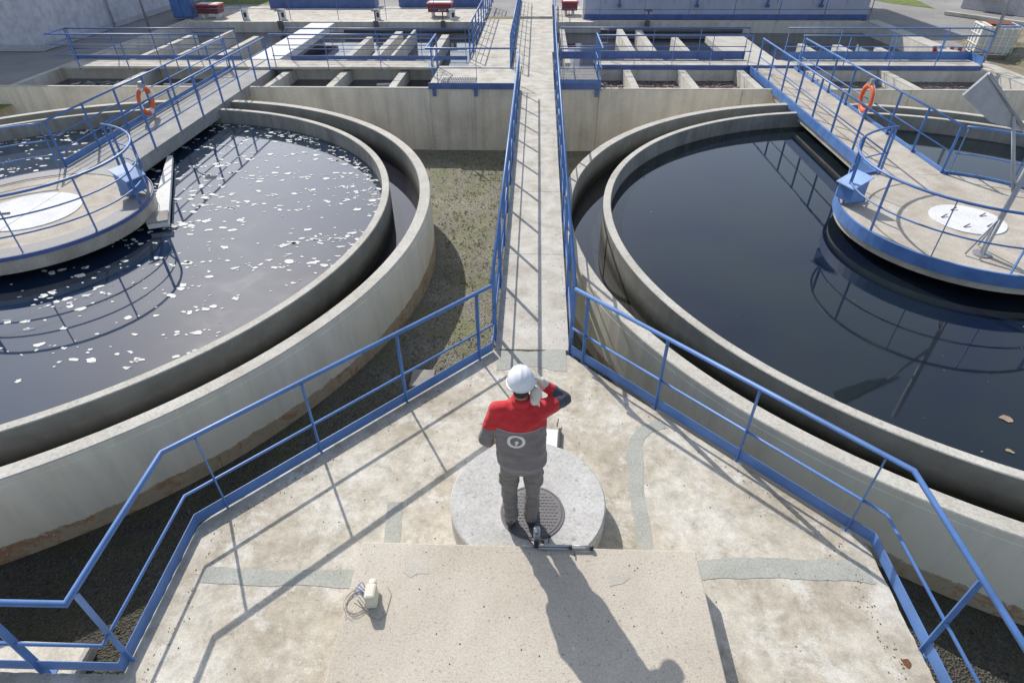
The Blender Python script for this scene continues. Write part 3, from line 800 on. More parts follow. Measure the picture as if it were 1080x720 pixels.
# lamp / mast with panel on the right platform
t = thing('mast', 'tall leaning-braced grey mast with an arm holding a thin flat panel, right platform', 'mast', (7.49, 8.99, ZB))
MB().tube([(7.49, 8.99, ZB), (7.49, 8.99, 2.75)], .045, 12).build('pole', 'greymetal', t)
MB().disc((7.49, 8.99), .14, ZB + .0, ZB + .02, 20).build('base_plate', 'steel', t)
for dx, dy in ((-.30, -.04), (.10, .28), (-.16, -.22)): MB().tube([(7.49 + dx, 8.99 + dy, ZB + .02), (7.49, 8.99, .62)], .018, 6).build('brace', 'greymetal', t)
MB().tube([(7.49, 8.99, .95), (7.06, 9.2, 2.1)], .026, 8).build('arm', 'greymetal', t)
p = [Vector(v) for v in ((6.43, 9.2, 2.68), (6.24, 9.25, 2.36), (6.78, 9.22, 2.0), (7.36, 9.2, 1.86))]
th = Vector((.0, .03, .02)); b = MB(); b.add(p + [v + th for v in p], [(0, 1, 2, 3), (7, 6, 5, 4), (0, 4, 5, 1), (1, 5, 6, 2), (2, 6, 7, 3), (3, 7, 4, 0)]); b.build('panel', 'greymetal', t)
MB().tube([p[0], p[3]], .03, 8).build('panel_edge', 'steel', t)

# life buoys
def buoy(x, y, z, label, tilt):
    t = thing('life_buoy', label, 'life buoy', (x, y, z), 'life buoys hung on the bridge railings')
    n, k = 40, 10; Rr, r = .30, .062
    vs, fs, mi = [], [], []
    for i in range(n):
        a = 2 * math.pi * i / n
        for j in range(k):
            b = 2 * math.pi * j / k; q = Rr + r * math.cos(b)
            vs.append((x + r * math.sin(b) * .8, y + q * math.cos(a), z + q * math.sin(a)))
    mb = MB(); mb.v = vs
    for i in range(n):
        white = (i % 10) < 3
        for j in range(k):
            mb.f.append([i * k + j, i * k + (j + 1) % k, ((i + 1) % n) * k + (j + 1) % k, ((i + 1) % n) * k + j]); mb.mi.append(1 if white and tilt else 0); mb.sm.append(True)
    mb.build('ring', ['orange', 'bandwhite'], t)
    mb = MB(); mb.tube([(x, y + (Rr + .09) * math.cos(a), z + (Rr + .09) * math.sin(a)) for a in [2 * math.pi * i / 24 for i in range(24)]], .008, 5, True); mb.build('grab_line', 'bandwhite', t)
    MB().box(x - .05, x + .05, y - .05, y + .05, z + .32, z + .47).build('hook', 'steel', t)
buoy(BX['R'] + .60, 16.4, .42, 'orange life buoy hanging on the right tank bridge railing', False)
buoy(BX['L'] - .60, 16.0, .38, 'orange life buoy with white bands on the left tank bridge railing', True)

# ------------------------------------------------------------------ far area
structure('far_pavement', MB().box(-16.9, -2.45, 31.72, 36.2, -.40, -.22), 'walk')
structure('far_pavement', MB().box(.98, 2.6, 31.72, 36.2, -.40, -.22), 'walk')
railing('thin far railing along the pavement behind the left basins', [(-16.6, 31.85), (-2.5, 31.85)], z0=-.22, toe=0, side=1, step=2.3, m='bluedark', r=.018, mid=(.5,))
t = thing('clad_building', 'long grey blue clad building behind the right basins', 'building', (9, 34, -.3))
MB().box(2.35, 15.7, 32.35, 40, -.28, 3.6).build('wall', 'clad', t)
mb = MB()
x = 3.3
while x < 15.6: mb.box(x - .02, x + .02, 32.325, 32.35, .42, 3.6); x += 1.62
mb.build('cladding_seams', 'greybuilding', t)
MB().box(2.3, 15.75, 32.28, 32.34, -.26, -.02).build('base_band', 'bluedark', t)
MB().box(2.22, 2.35, 32.3, 32.6, -.25, 3.6).build('corner_post', 'white', t)
MB().box(2.2, 15.85, 32.1, 40.2, 3.6, 3.8).build('roof', 'greymetal', t)
railing('thin blue railing in front of the clad building', [(.85, 31.55), (15.5, 31.55)], z0=-.2, h=.95, toe=0, side=1, step=2.2, m='bluedark', r=.018, mid=(.5,))
for i, x in enumerate((3.95, 7.6, 10.9, 13.4)):
    t = thing('wall_bracket', ['first', 'second', 'third', 'fourth'][i] + ' small dark bracket from the left on the clad building base', 'bracket', (x, 32.25, .3), 'brackets on the clad building')
    b = MB(); b.box(x - .07, x + .07, 32.08, 32.27, .30, .42); b.box(x - .03, x + .03, 32.15, 32.27, .42, .62); b.build('bracket', 'bluedark', t)

t = thing('pale_building', 'large pale grey building with blank wall at the far left', 'building', (-24, 40, -.3))
MB().box(-34, -19.75, 25.2, 60, -.28, 6.2).build('wall', 'render', t)
MB().box(-34.2, -19.6, 25.0, 60.2, 6.2, 6.45).build('roof', 'greymetal', t)
MB().box(-34, -19.70, 25.15, 60, -.28, -.05).build('plinth', 'greybuilding', t)
mb = MB(); mb.box(-19.75, -19.71, 25.3, 26.1, 1.6, 2.3); mb.build('vent', 'greybuilding', t)
MB().tube([(-19.66, 30.2, -.25), (-19.66, 30.2, 6.2)], .04, 8).build('downpipe', 'greybuilding', t)
t = thing('street_lamp', 'thin lamp pole rising before the pale building', 'lamp', (-17.3, 28.9, -.3))
MB().tube([(-17.3, 28.9, -.3), (-17.3, 28.9, 5.6), (-16.7, 28.9, 5.9)], [.06, .04, .03], 8).build('pole', 'steel', t)
MB().box(-16.95, -16.45, 28.8, 29.0, 5.84, 5.94).build('lamp_head', 'steel', t)
t = thing('control_cabinet', 'dark blue control cabinet by the pale building corner', 'cabinet', (-17.6, 32.6, -.25))
MB().box(-17.9, -16.9, 32.3, 32.9, -.20, .75).build('cabinet_body', 'bluedark', t, bevel=.02)
MB().box(-17.95, -16.85, 32.25, 32.95, .75, .80).build('cabinet_top', 'bluedark', t)
mb = MB(); mb.box(-17.86, -17.42, 32.28, 32.3, -.12, .70); mb.box(-17.38, -16.94, 32.28, 32.3, -.12, .70); mb.build('door', 'blue', t)

def redbox(x, y, w_, label):
    t = thing('red_hatch_box', label, 'hatch box', (x, y, -.22), 'red boxes on the far pavement')
    MB().box(x - w_ / 2, x + w_ / 2, y - .35, y + .35, .0, .32).build('box_body', 'darkred', t, bevel=.02)
    MB().box(x - w_ / 2 - .05, x + w_ / 2 + .05, y - .40, y + .40, .32, .40).build('box_lid', ['red'], t, bevel=.015)
    MB().box(x - w_ / 2 + .05, x + w_ / 2 - .05, y - .3, y + .3, .402, .42).build('lid_panel', 'white', t)
    for sx in (-1, 1):
        MB().box(x + sx * (w_ / 2 - .2) - .06, x + sx * (w_ / 2 - .2) + .06, y - .2, y + .2, -.22, -.003).build('leg', 'white', t)
redbox(-16.1, 32.6, 1.05, 'red lidded box on the far pavement nearest the pale building')
redbox(-4.75, 33.1, 1.15, 'red lidded box on the far pavement beside the side slab railing')
redbox(1.65, 33.6, .75, 'small red lidded box at the clad building corner')
for i, (x, lb) in enumerate(((-14.2, 'white bollard beside the first red box'), (-12.35, 'white bollard at the middle of the far pavement'), (-7.7, 'white bollard right of the middle of the far pavement'), (-4.05, 'white bollard just in front of the second red box'))):
    b = MB(); b.box(x - .13, x + .13, 32.0, 32.2, -.22, .18); b.box(x - .16, x + .16, 31.97, 32.23, .18, .24); b.box(x + .0, x + .1, 31.94, 31.99, -.1, .1, 1)
    o = b.build('bollard', ['white', 'black']); tag(o, lb, 'bollard', 'white bollards on the far pavement')
t = thing('blue_trough', 'long low blue steel trough behind the far pavement, left piece', 'trough', (-11, 36.5, -.2))
MB().box(-14.3, -8.6, 35.6, 36.6, -.22, .22).build('trough_body', 'bluedark', t, bevel=.02)
MB().box(-14.4, -8.5, 35.5, 36.7, .22, .28).build('trough_rim', 'blue', t)
t = thing('blue_trough', 'long low blue steel trough behind the far pavement, right piece', 'trough', (-5, 36.5, -.2))
MB().box(-7.4, -2.9, 36.0, 36.8, -.22, .22).build('trough_body', 'bluedark', t, bevel=.02)
MB().box(-7.5, -2.8, 35.9, 36.9, .22, .28).build('trough_rim', 'blue', t)

# right yard
t = thing('grey_building', 'dark grey low building beyond the road at the top right', 'building', (27, 40, -.3))
mx = Matrix.Translation((22.3, 36.2, 0)) @ Matrix.Rotation(R(-62), 4, 'Z')
MB().box(0, 16, 0, 9, -.28, 4.2, 0, mx).build('wall', 'greybuilding', t)
MB().box(-.2, 16.2, -.2, 9.2, 4.2, 4.4, 0, mx).build('roof', 'greymetal', t)
MB().box(.6, 1.9, -.35, -.01, .3, .42, 0, mx).build('ledge', 'walk', t)
for q in (3.5, 7.5): MB().box(q, q + 1.4, -.03, .02, 1.4, 2.6, 0, mx).build('window', 'black', t)
t = thing('curb_strip', 'low pale kerb wall running along the road at the top right', 'kerb', (21, 33, -.3))
MB().box(-.4, 9, -.12, .12, -.28, -.12, 0, Matrix.Translation((20.6, 33.8, 0)) @ Matrix.Rotation(R(-58), 4, 'Z')).build('kerb', 'cap', t, bevel=.02)
t = thing('low_wall', 'low pale retaining ledge by the right end of the basins', 'wall', (15.9, 20.6, -.3))
MB().box(15.56, 15.95, 19.83, 31.7, -.35, -.13).build('wall', 'cap', t, bevel=.015)
# IBC container
t = thing('liquid_container', 'white liquid container in a metal cage on the right yard', 'container', (16.95, 24.9, -.3))
mx = Matrix.Translation((16.95, 24.9, -.29)) @ Matrix.Scale(.95, 4) @ Matrix.Rotation(R(-14), 4, 'Z')
MB().box(-.60, .60, -.5, .5, .16, 1.08, 0, mx).build('tank_body', concrete('ibc_plastic', (.50, .50, .44), (.60, .60, .54), (.66, .66, .6), 2, 20, .1), t, bevel=.06)
b = MB()
for i in range(6):
    x = -.62 + 1.24 * i / 5
    b.box(x - .018, x + .018, -.53, -.50, .14, 1.12, 0, mx); b.box(x - .018, x + .018, .50, .53, .14, 1.12, 0, mx)
    b.box(x - .018, x + .018, -.53, .53, 1.10, 1.13, 0, mx)
for y in (-.53, -.15, .2, .5): b.box(-.64, -.61, y, y + .03, .14, 1.12, 0, mx); b.box(.61, .64, y, y + .03, .14, 1.12, 0, mx)
for z in (.14, .45, .78, 1.09):
    b.box(-.64, .64, -.545, -.53, z, z + .03, 0, mx); b.box(-.655, -.64, -.53, .53, z, z + .03, 0, mx)
b.build('cage', 'bandwhite', t)
b = MB(); b.box(-.62, .62, -.52, -.38, 0, .13, 0, mx); b.box(-.62, .62, -.06, .08, 0, .13, 0, mx); b.box(-.62, .62, .38, .52, 0, .13, 0, mx); b.build('pallet', 'soil', t)
b = MB(); b.box(-.35, .5, -.25, .45, 1.135, 1.16, 0, mx); b.build('rusty_top', plain('rust_red', (.22, .06, .04), .8), t)
for i, (x, y, lb) in enumerate(((15.45, 25.3, 'low red and white traffic barrier farthest from the white container'), (16.0, 25.1, 'low red and white traffic barrier beside the white container'))):
    t = thing('traffic_barrier', lb, 'barrier', (x, y, -.3), 'traffic barriers beside the white container')
    b = MB(); mx = Matrix.Translation((x, y, -.29)) @ Matrix.Rotation(R(12 - 30 * i), 4, 'Z') @ Matrix.Rotation(R(-20), 4, 'X')
    for j in range(4): b.box(-.26 + .13 * j, -.26 + .13 * (j + 1) - .004, -.03, .03, .10, .26, j % 2, mx)
    b.build('plank', ['red', 'white'], t)
    for fx in (-.2, .2): MB().box(fx - .02, fx + .02, -.12, .12, 0, .098, 0, mx).build('foot', 'red', t)
t = thing('street_lamp', 'grey lamp pole with a blue bracket on the right yard', 'lamp', (15.75, 23.0, -.3))
MB().tube([(15.75, 23.1, -.3), (15.75, 23.1, 3.0), (15.75, 23.1, 6.0)], [.06, .05, .045], 8).build('pole', 'steel', t)
MB().box(15.78, 16.5, 23.05, 23.15, .95, 1.02).build('bracket', 'bluelight', t)
MB().box(15.4, 16.1, 23.0, 23.2, 6.0, 6.12).build('lamp_head', 'steel', t)
# spoil heap
mb = MB(); N = 34
def hz(u, v):
    x, y = 16.9 + 7 * u, 20.6 + 7.2 * v
    e = max(0, 1 - ((u - .55) / .52) ** 2) * max(0, 1 - ((v - .5) / .5) ** 2)
    return (x, y, -.34 + .85 * e ** .6 * (.75 + .5 * noise.noise(Vector((x * .8, y * .8, 1)))) + .14 * noise.noise(Vector((x * 3, y * 3, 4))) * (e > 0.02))
vs = [hz(i / N, j / N) for j in range(N + 1) for i in range(N + 1)]
mb.add(vs, [(j * (N + 1) + i, j * (N + 1) + i + 1, (j + 1) * (N + 1) + i + 1, (j + 1) * (N + 1) + i) for j in range(N) for i in range(N)], 0, True)
def heapmat():
    m, nt, b = mat('weedy_soil')
    n = tex(nt, 1.6, 9, .8, .6)
    r = ramp(nt, n.outputs['Fac'], [(.32, (.09, .10, .05)), (.47, (.17, .17, .10)), (.55, (.30, .27, .20)), (.68, (.42, .39, .33))])
    nt.links.new(r.outputs[0], b.inputs['Base Color']); b.inputs['Roughness'].default_value = .95
    bump(nt, b, tex(nt, 9, 5, .7).outputs['Fac'], .9, .08); return m
structure('soil_mound', mb, heapmat())

# hatch cover and footings on the gravel
t = thing('ground_hatch', 'small grey concrete cover on the gravel under the left deck railing', 'cover', (-1.7, 7.1, -1.37))
MB().box(-1.86, -1.50, 6.75, 7.15, -1.42, -1.27, 0).build('cover', 'platgrey', t, bevel=.015)
t = thing('concrete_footing', 'pale concrete footing on the gravel below the lower left railing', 'footing', (-5.0, 2.5, -1.4))
MB().box(-6.4, -4.35, 2.0, 2.75, -1.42, -1.22).build('footing', 'wall', t, bevel=.05)

# deck supports
t = thing('deck_support', 'plain concrete support block under the near deck', 'support', (0, 3, -2))
MB().box(-1.6, 1.6, -2.2, 3.2, -1.6, -.26).build('support_wall', 'wall', t)
t = thing('walkway_pier', 'concrete pier under the middle of the walkway', 'pier', (0, 12, -2))
MB().box(-.35, .35, 12.6, 13.0, -2.2, -.46).build('pier', 'wall', t)

# ------------------------------------------------------------------ flask-like junction box with wires on the slab
t = thing('junction_box', 'small cream plastic box with loose wires on the raised slab', 'junction box', (-1.2, 2.45, .33))
mx = Matrix.Translation((-1.21, 2.44, .331)) @ Matrix.Rotation(R(4), 4, 'Z')
b = MB(); b.box(-.042, .048, -.085, .045, 0, .16, 0, mx); b.build('box_body', 'cream', t, bevel=.02)
b = MB(); b.tube([mx @ Vector((0, .045, .08)), mx @ Vector((-.005, .11, .08))], .032, 12); b.build('cap', 'cream', t)
rnd = random.Random(2)
b = MB()
for i in range(3):
    a0 = rnd.uniform(0, 6); pts = []
    for j in range(22):
        a = a0 + j * .30; rr = .075 + .012 * i + rnd.uniform(-.004, .004)
        pts.append((-1.33 + rr * math.cos(a), 2.40 + rr * 1.1 * math.sin(a), .336 + .004 * i + .02 * max(0, math.sin(a * .5 + i))))
    b.tube(pts, .0022, 5)
b.tube([(-1.26, 2.36, .35), (-1.20, 2.30, .336), (-1.13, 2.27, .336), (-1.08, 2.32, .336), (-1.07, 2.48, .336), (-1.12, 2.55, .336)], .002, 5)
b.build('wires', 'wire', t)
b = MB()
for i in range(5):
    a = rnd.uniform(1.6, 3.6); p0 = Vector((-1.255, 2.47 - .02 * i, .42)); p1 = p0 + Vector((-.06 + rnd.uniform(-.02, .02), .03 + .02 * math.sin(a), .02)); p2 = p1 + Vector((-.05, rnd.uniform(-.05, .05), -.08))
    b.tube([p0, p1, p2], .0028, 5)
b.build('blue_wires', 'bluewire', t)

# ------------------------------------------------------------------ tripod with instrument at the slab edge
t = thing('tripod', 'folded silver tripod lying on the slab edge behind the worker boots', 'tripod', (.3, 2.95, .34))
z = .352
def legt(y, z, x0, x1): 
    MB().tube([(x0, y, z), (x0 + .28, y + .003, z)], .011, 10).build('leg', 'steel', t)
    MB().tube([(x0 + .26, y, z), (x1, y + .006, z)], .008, 10).build('leg', 'steel', t)
for y, zz in ((2.925, z), (2.95, z), (2.938, z + .02)): legt(y, zz, .10, .56)
b = MB()
for x in (.37, .55): b.tube([(x - .012, 2.938, z + .006), (x + .012, 2.938, z + .006)], .022, 10)
b.tube([(.40, 2.90, z), (.40, 2.86, z)], .006, 6); b.build('collar', 'black', t)
MB().tube([(-.04, 2.945, z), (.08, 2.945, z)], .009, 8).build('handle', 'steel', t)
t = thing('survey_instrument', 'small grey instrument with cable attached at the tripod head', 'instrument', (.08, 3.0, .34))
mx = Matrix.Translation((.085, 3.02, .285)) @ Matrix.Rotation(R(-20), 4, 'X')
b = MB(); b.box(-.028, .028, -.022, .022, .0, .16, 0, mx); b.build('body', 'greymetal', t, bevel=.015)
b = MB(); b.tube([mx @ Vector((0, -.02, .125)), mx @ Vector((0, -.034, .125))], .022, 16); b.build('lens', 'steel', t)
b = MB(); b.tube([(.06, 2.96, .40), (.10, 2.95, .41), (.14, 2.98, .42), (.19, 2.99, .42), (.185, 2.97, .37)], .005, 6); b.tube([(.05, 2.97, .34), (.02, 2.98, .37), (.05, 2.99, .43)], .005, 6); b.build('cable', 'black', t)
b = MB(); b.box(.06, .15, 2.93, 2.99, .335, .375); b.build('clamp', 'black', t, bevel=.01)
b = MB(); b.tube([(.18, 2.99, .42), (.20, 2.995, .425)], .014, 8); b.build('knob', 'black', t)

# ------------------------------------------------------------------ the worker
def capsule(bm, a, b, ra, rb, seg=18, sc_=(1, 1)):
    a, b = Vector(a), Vector(b); d = b - a; L_ = d.length; d.normalize()
    up = Vector((0, 1, 0)) if abs(d.y) < .9 else Vector((1, 0, 0))
    u = d.cross(up).normalized(); w = d.cross(u).normalized()
    rings = []
    for i in range(6):
        t = math.pi / 2 * i / 5; rings.append((a - d * ra * math.cos(t), ra * math.sin(t)))
    for i in range(1, 6): rings.append((a.lerp(b, i / 6), ra + (rb - ra) * i / 6))
    for i in range(6):
        t = math.pi / 2 * i / 5; rings.append((b + d * rb * math.sin(t), rb * math.cos(t)))
    prev = None
    for p, r in rings:
        r = max(r, 1e-4)
        cur = [bm.verts.new(p + u * math.cos(2 * math.pi * j / seg) * r * sc_[0] + w * math.sin(2 * math.pi * j / seg) * r * sc_[1]) for j in range(seg)]
        if prev:
            for j in range(seg): bm.faces.new((prev[j], prev[(j + 1) % seg], cur[(j + 1) % seg], cur[j]))
        else: bm.faces.new(cur[::-1])
        prev = cur
    bm.faces.new(prev)
def chain(bm, pts, rs):
    for i in range(len(pts) - 1): capsule(bm, pts[i], pts[i + 1], rs[i], rs[i + 1])
def loft(bm, secs, seg=32, power=2.4):
    # secs: (cx, cy, z, rx, ry[, rot])
    prev = None
    for s_ in secs:
        cx, cy, z, rx, ry = s_[:5]; rot = s_[5] if len(s_) > 5 else 0
        cur = []
        for j in range(seg):
            a = 2 * math.pi * j / seg; ca, sa = math.cos(a), math.sin(a)
            x = math.copysign(abs(ca) ** (2 / power), ca) * rx; y = math.copysign(abs(sa) ** (2 / power), sa) * ry
            cur.append(bm.verts.new((cx + x * math.cos(rot) - y * math.sin(rot), cy + x * math.sin(rot) + y * math.cos(rot), z)))
        if prev:
            for j in range(seg): bm.faces.new((prev[j], prev[(j + 1) % seg], cur[(j + 1) % seg], cur[j]))
        else: bm.faces.new(cur[::-1])
        prev = cur
    bm.faces.new(prev)
def ellipsoid(bm, c, r, rot=None, seg=20):
    r_ = bmesh.ops.create_uvsphere(bm, u_segments=seg, v_segments=14, radius=1)
    mx = Matrix.Translation(c) @ (rot or Matrix()) @ Matrix.Diagonal((*r, 1))
    bmesh.ops.transform(bm, matrix=mx, verts=r_['verts'])
def solid(name, bm, voxel, mats, parent, smooth_it=6, pick=None, wrinkle=0., wscale=8., shift=(0, 0, 0)):
    bmesh.ops.recalc_face_normals(bm, faces=bm.faces)
    me = bpy.data.meshes.new(name + '_raw'); bm.to_mesh(me); bm.free()
    tmp = bpy.data.objects.new('tmp', me); C.objects.link(tmp)
    r = tmp.modifiers.new('r', 'REMESH'); r.mode = 'VOXEL'; r.voxel_size = voxel
    s_ = tmp.modifiers.new('s', 'SMOOTH'); s_.iterations = smooth_it; s_.factor = .5
    dg = bpy.context.evaluated_depsgraph_get(); dg.update()
    out = bpy.data.meshes.new_from_object(tmp.evaluated_get(dg)); out.name = name
    bpy.data.objects.remove(tmp)
    if wrinkle:
        nn = [v.normal.copy() for v in out.vertices]
        for v, n_ in zip(out.vertices, nn):
            q = v.co * wscale; k = noise.noise(Vector((q.x, q.y, q.z * 1.6))) + .5 * noise.noise(Vector((q.x * 2.3, q.y * 2.3, q.z * 3.4)))
            v.co += n_ * k * wrinkle
    out.materials.clear()
    for m in mats: out.materials.append(M[m])
    for p in out.polygons:
        p.use_smooth = True
        if pick: p.material_index = pick(p.center)
    o = bpy.data.objects.new(name, out); C.objects.link(o)
    if parent: o.parent = parent
    o.location = shift
    return o

man = thing('person', 'worker in white helmet and grey red jacket raising a phone to the ear', 'person', (-.05, 3.245, .279))
man.rotation_euler = (0, 0, R(3)); man.scale = (.945, .945, .935)
# joints (local: x right, y away from the camera, z up)
hipL, hipR = Vector((-.105, .0, .93)), Vector((.095, .0, .93))
kneeL, kneeR = Vector((-.115, .03, .50)), Vector((.095, .035, .50))
ankL, ankR = Vector((-.105, -.01, .10)), Vector((.085, .0, .10))
shL, shR = Vector((-.215, .0, 1.475)), Vector((.175, .0, 1.49))
elL, wrL = Vector((-.305, -.03, 1.18)), Vector((-.285, .115, .975))
elR, wrR = Vector((.345, .13, 1.47)), Vector((.165, .145, 1.615))
neck, head = Vector((-.01, .02, 1.53)), Vector((-.015, .055, 1.70))

def hand(bm, wr, d, palm_n, curl, scale=1., thick=1.):
    # d: direction of fingers, palm_n: direction the palm faces; fingers bend towards palm_n
    d = d.normalized(); palm_n = (palm_n - d * palm_n.dot(d)).normalized(); s_ = d.cross(palm_n).normalized()
    for k in range(4):
        off = (k - 1.5) * .0205 * scale
        capsule(bm, wr + d * .01 + s_ * off * .6, wr + d * .085 * scale + s_ * off, .0145 * thick, .0125 * thick, 10)
        ln = [.038, .044, .041, .032][k] * scale; p = wr + d * .088 * scale + s_ * off; dd = d.copy()
        for q in range(3):
            dd = (dd + palm_n * curl).normalized(); nx_ = p + dd * ln * (1, .75, .6)[q]
            capsule(bm, p, nx_, (.0092 - .0006 * q) * thick, (.0088 - .0008 * q) * thick, 10); p = nx_
    p = wr + d * .025 * scale - s_ * .028 * scale; q = p + (d * .6 - s_ * .6 + palm_n * .5).normalized() * .042 * scale; r_ = q + (d * .85 + palm_n * .5).normalized() * .034 * scale
    capsule(bm, p, q, .0145 * thick, .0115 * thick, 10); capsule(bm, q, r_, .0112 * thick, .0095 * thick, 10)

bm = bmesh.new()
# head with face features
ellipsoid(bm, head + Vector((0, 0, .02)), (.077, .095, .105))
ellipsoid(bm, head + Vector((0, .025, -.045)), (.060, .070, .070))
ellipsoid(bm, head + Vector((0, .085, -.085)), (.028, .022, .022))
capsule(bm, head + Vector((0, .088, .02)), head + Vector((0, .112, -.022)), .009, .015, 10)
for sx in (-1, 1):
    ellipsoid(bm, head + Vector((sx * .080, -.002, -.012)), (.010, .020, .033))
    capsule(bm, head + Vector((sx * .012, .094, .032)), head + Vector((sx * .045, .084, .034)), .008, .008, 8)
    capsule(bm, head + Vector((sx * .001, .097, -.055)), head + Vector((sx * .024, .089, -.055)), .007, .005, 8)
capsule(bm, neck + Vector((0, -.005, -.10)), head + Vector((0, -.02, -.06)), .064, .058)
loft(bm, [(0, .0, .90, .145, .095), (0, .0, 1.05, .135, .085), (-.01, .0, 1.25, .155, .10), (-.015, .0, 1.42, .155, .10), (-.015, .0, 1.50, .10, .07)])
for h, k_, a_ in ((hipL, kneeL, ankL), (hipR, kneeR, ankR)):
    chain(bm, [h, k_, a_], [.078, .052, .036]); capsule(bm, a_ + Vector((0, 0, -.04)), a_ + Vector((0, .14, -.065)), .036, .028)
chain(bm, [shL, elL, wrL], [.048, .038, .027]); chain(bm, [shR, elR, wrR], [.048, .038, .027])
hand(bm, wrL, Vector((.15, .75, -.65)), Vector((.9, .1, .2)), .5)
hand(bm, wrR, Vector((-.42, -.12, .88)), Vector((-1, -.2, -.1)), .30)
body = solid('body', bm, .0062, ['skin'], man, 3)
# eyes
for sx in (-1, 1):
    b = MB(); c = head + Vector((sx * .030, .088, .018)); bmx = bmesh.new(); ellipsoid(bmx, c, (.012, .008, .008), None, 12); me = bpy.data.meshes.new('eye'); bmx.to_mesh(me); bmx.free(); me.materials.append(M['bandwhite']); o = bpy.data.objects.new('eye', me); C.objects.link(o); o.parent = man
# hair
bm = bmesh.new(); ellipsoid(bm, head + Vector((0, -.018, .012)), (.083, .086, .105)); ellipsoid(bm, head + Vector((0, -.045, -.045)), (.062, .048, .060))
solid('hair', bm, .008, ['hair'], man, 3)

# jacket
bm = bmesh.new()
loft(bm, [(-.005, .0, .825, .180, .118), (-.005, .0, .84, .192, .128), (-.002, .0, .90, .216, .146), (-.005, .0, 1.00, .214, .146), (-.012, .0, 1.12, .212, .146), (-.02, .0, 1.25, .216, .148), (-.02, .0, 1.36, .222, .146), (-.02, .0, 1.44, .205, .125), (-.018, .005, 1.50, .150, .100), (-.015, .012, 1.545, .085, .080)], 40, 2.5)
chain(bm, [shL + Vector((.02, 0, -.01)), elL.lerp(shL, .5) + Vector((-.004, -.006, 0)), elL, elL.lerp(wrL, .5), wrL - (wrL - elL) * .10], [.082, .068, .058, .054, .046])
chain(bm, [shR + Vector((-.03, 0, -.02)), shR.lerp(elR, .55) + Vector((0, -.006, .004)), elR, elR.lerp(wrR, .5), wrR - (wrR - elR) * .16], [.085, .070, .060, .055, .047])
capsule(bm, shL + Vector((.02, 0, .0)), Vector((-.05, .0, 1.50)), .068, .062); capsule(bm, shR + Vector((-.02, 0, .0)), Vector((.03, .0, 1.505)), .068, .062)
def jk(c):
    if (c - wrR).length < .105: return 1
    e = (elR - shR); tt = (c - shR).dot(e) / e.length_squared
    if c.x > .17:
        return 1 if (tt < .45 and c.z > 1.36) else (2 if c.x > .20 and c.z > 1.33 else 0)
    y = 1.355 + .02 * abs(c.x + .02) / .2
    if c.x < -.215: y = 1.33
    return 1 if c.z > y else 0
jacket = solid('jacket', bm, .0085, ['grey_cloth', 'red_cloth', 'navy_cloth'], man, 5, jk, .011, 8.)
# collar
bm = bmesh.new(); loft(bm, [(-.015, .010, 1.515, .094, .088), (-.014, .014, 1.55, .086, .082), (-.013, .016, 1.59, .080, .078), (-.013, .016, 1.597, .072, .070)], 32, 2.1)
solid('collar', bm, .008, ['red_cloth'], jacket, 3, None, .003, 12)
# gathered hem and red-grey piping
bm = bmesh.new(); loft(bm, [(-.005, .0, .805, .172, .112), (-.005, .0, .81, .184, .122), (-.005, .0, .855, .188, .126), (-.005, 0, .862, .17, .11)], 40, 2.5)
solid('jacket_hem', bm, .0085, ['grey_cloth'], jacket, 3, None, .004, 20)
# round white emblem: ring plus small inner mark, laid on the back of the jacket
from mathutils.bvhtree import BVHTree
bvh = BVHTree.FromPolygons([v.co for v in jacket.data.vertices], [list(p.vertices) for p in jacket.data.polygons])
def onback(x, z, off=.0035):
    h = bvh.ray_cast(Vector((x, -.6, z)), Vector((0, 1, 0)))
    return Vector((x, (h[0].y if h[0] else -.14) - off, z))
ec = (-.055, 1.255)
def patch(name, polys, m):
    b = MB()
    for P_ in polys: b.add([onback(*p) for p in P_[0]], P_[1])
    return b.build(name, m, None)
n = 48; ri, ro = .049, .074
V = [(ec[0] + r_ * math.cos(2 * math.pi * i / n), ec[1] + r_ * math.sin(2 * math.pi * i / n)) for i in range(n) for r_ in (ri, (ri + ro) / 2, ro)]
F = []
for i in range(n):
    a_, b_2 = i * 3, ((i + 1) % n) * 3
    F += [(a_, a_ + 1, b_2 + 1, b_2), (a_ + 1, a_ + 2, b_2 + 2, b_2 + 1)]
o = patch('emblem', [(V, F)], 'logo'); o.parent = jacket
def blob(cx, cz, rx, rz, k=16): return ([(cx, cz)] + [(cx + rx * math.cos(2 * math.pi * i / k), cz + rz * math.sin(2 * math.pi * i / k)) for i in range(k)], [(0, 1 + i, 1 + (i + 1) % k) for i in range(k)])
o = patch('emblem_mark', [blob(ec[0] + .004, ec[1] - .010, .017, .017), ([(ec[0] - .006, ec[1] - .018), (ec[0] + .006, ec[1] - .018), (ec[0] + .008, ec[1] - .042), (ec[0] - .008, ec[1] - .042)], [(0, 1, 2, 3)])], 'logo'); o.parent = jacket
# piping under the yoke
b = MB(); pts = [onback(-.20 + .36 * i / 20, 1.355 + .02 * abs(-.20 + .36 * i / 20 + .02) / .2, .002) for i in range(21)]; b.tube(pts, .0028, 5)
o = b.build('piping', 'trim'); o.parent = jacket

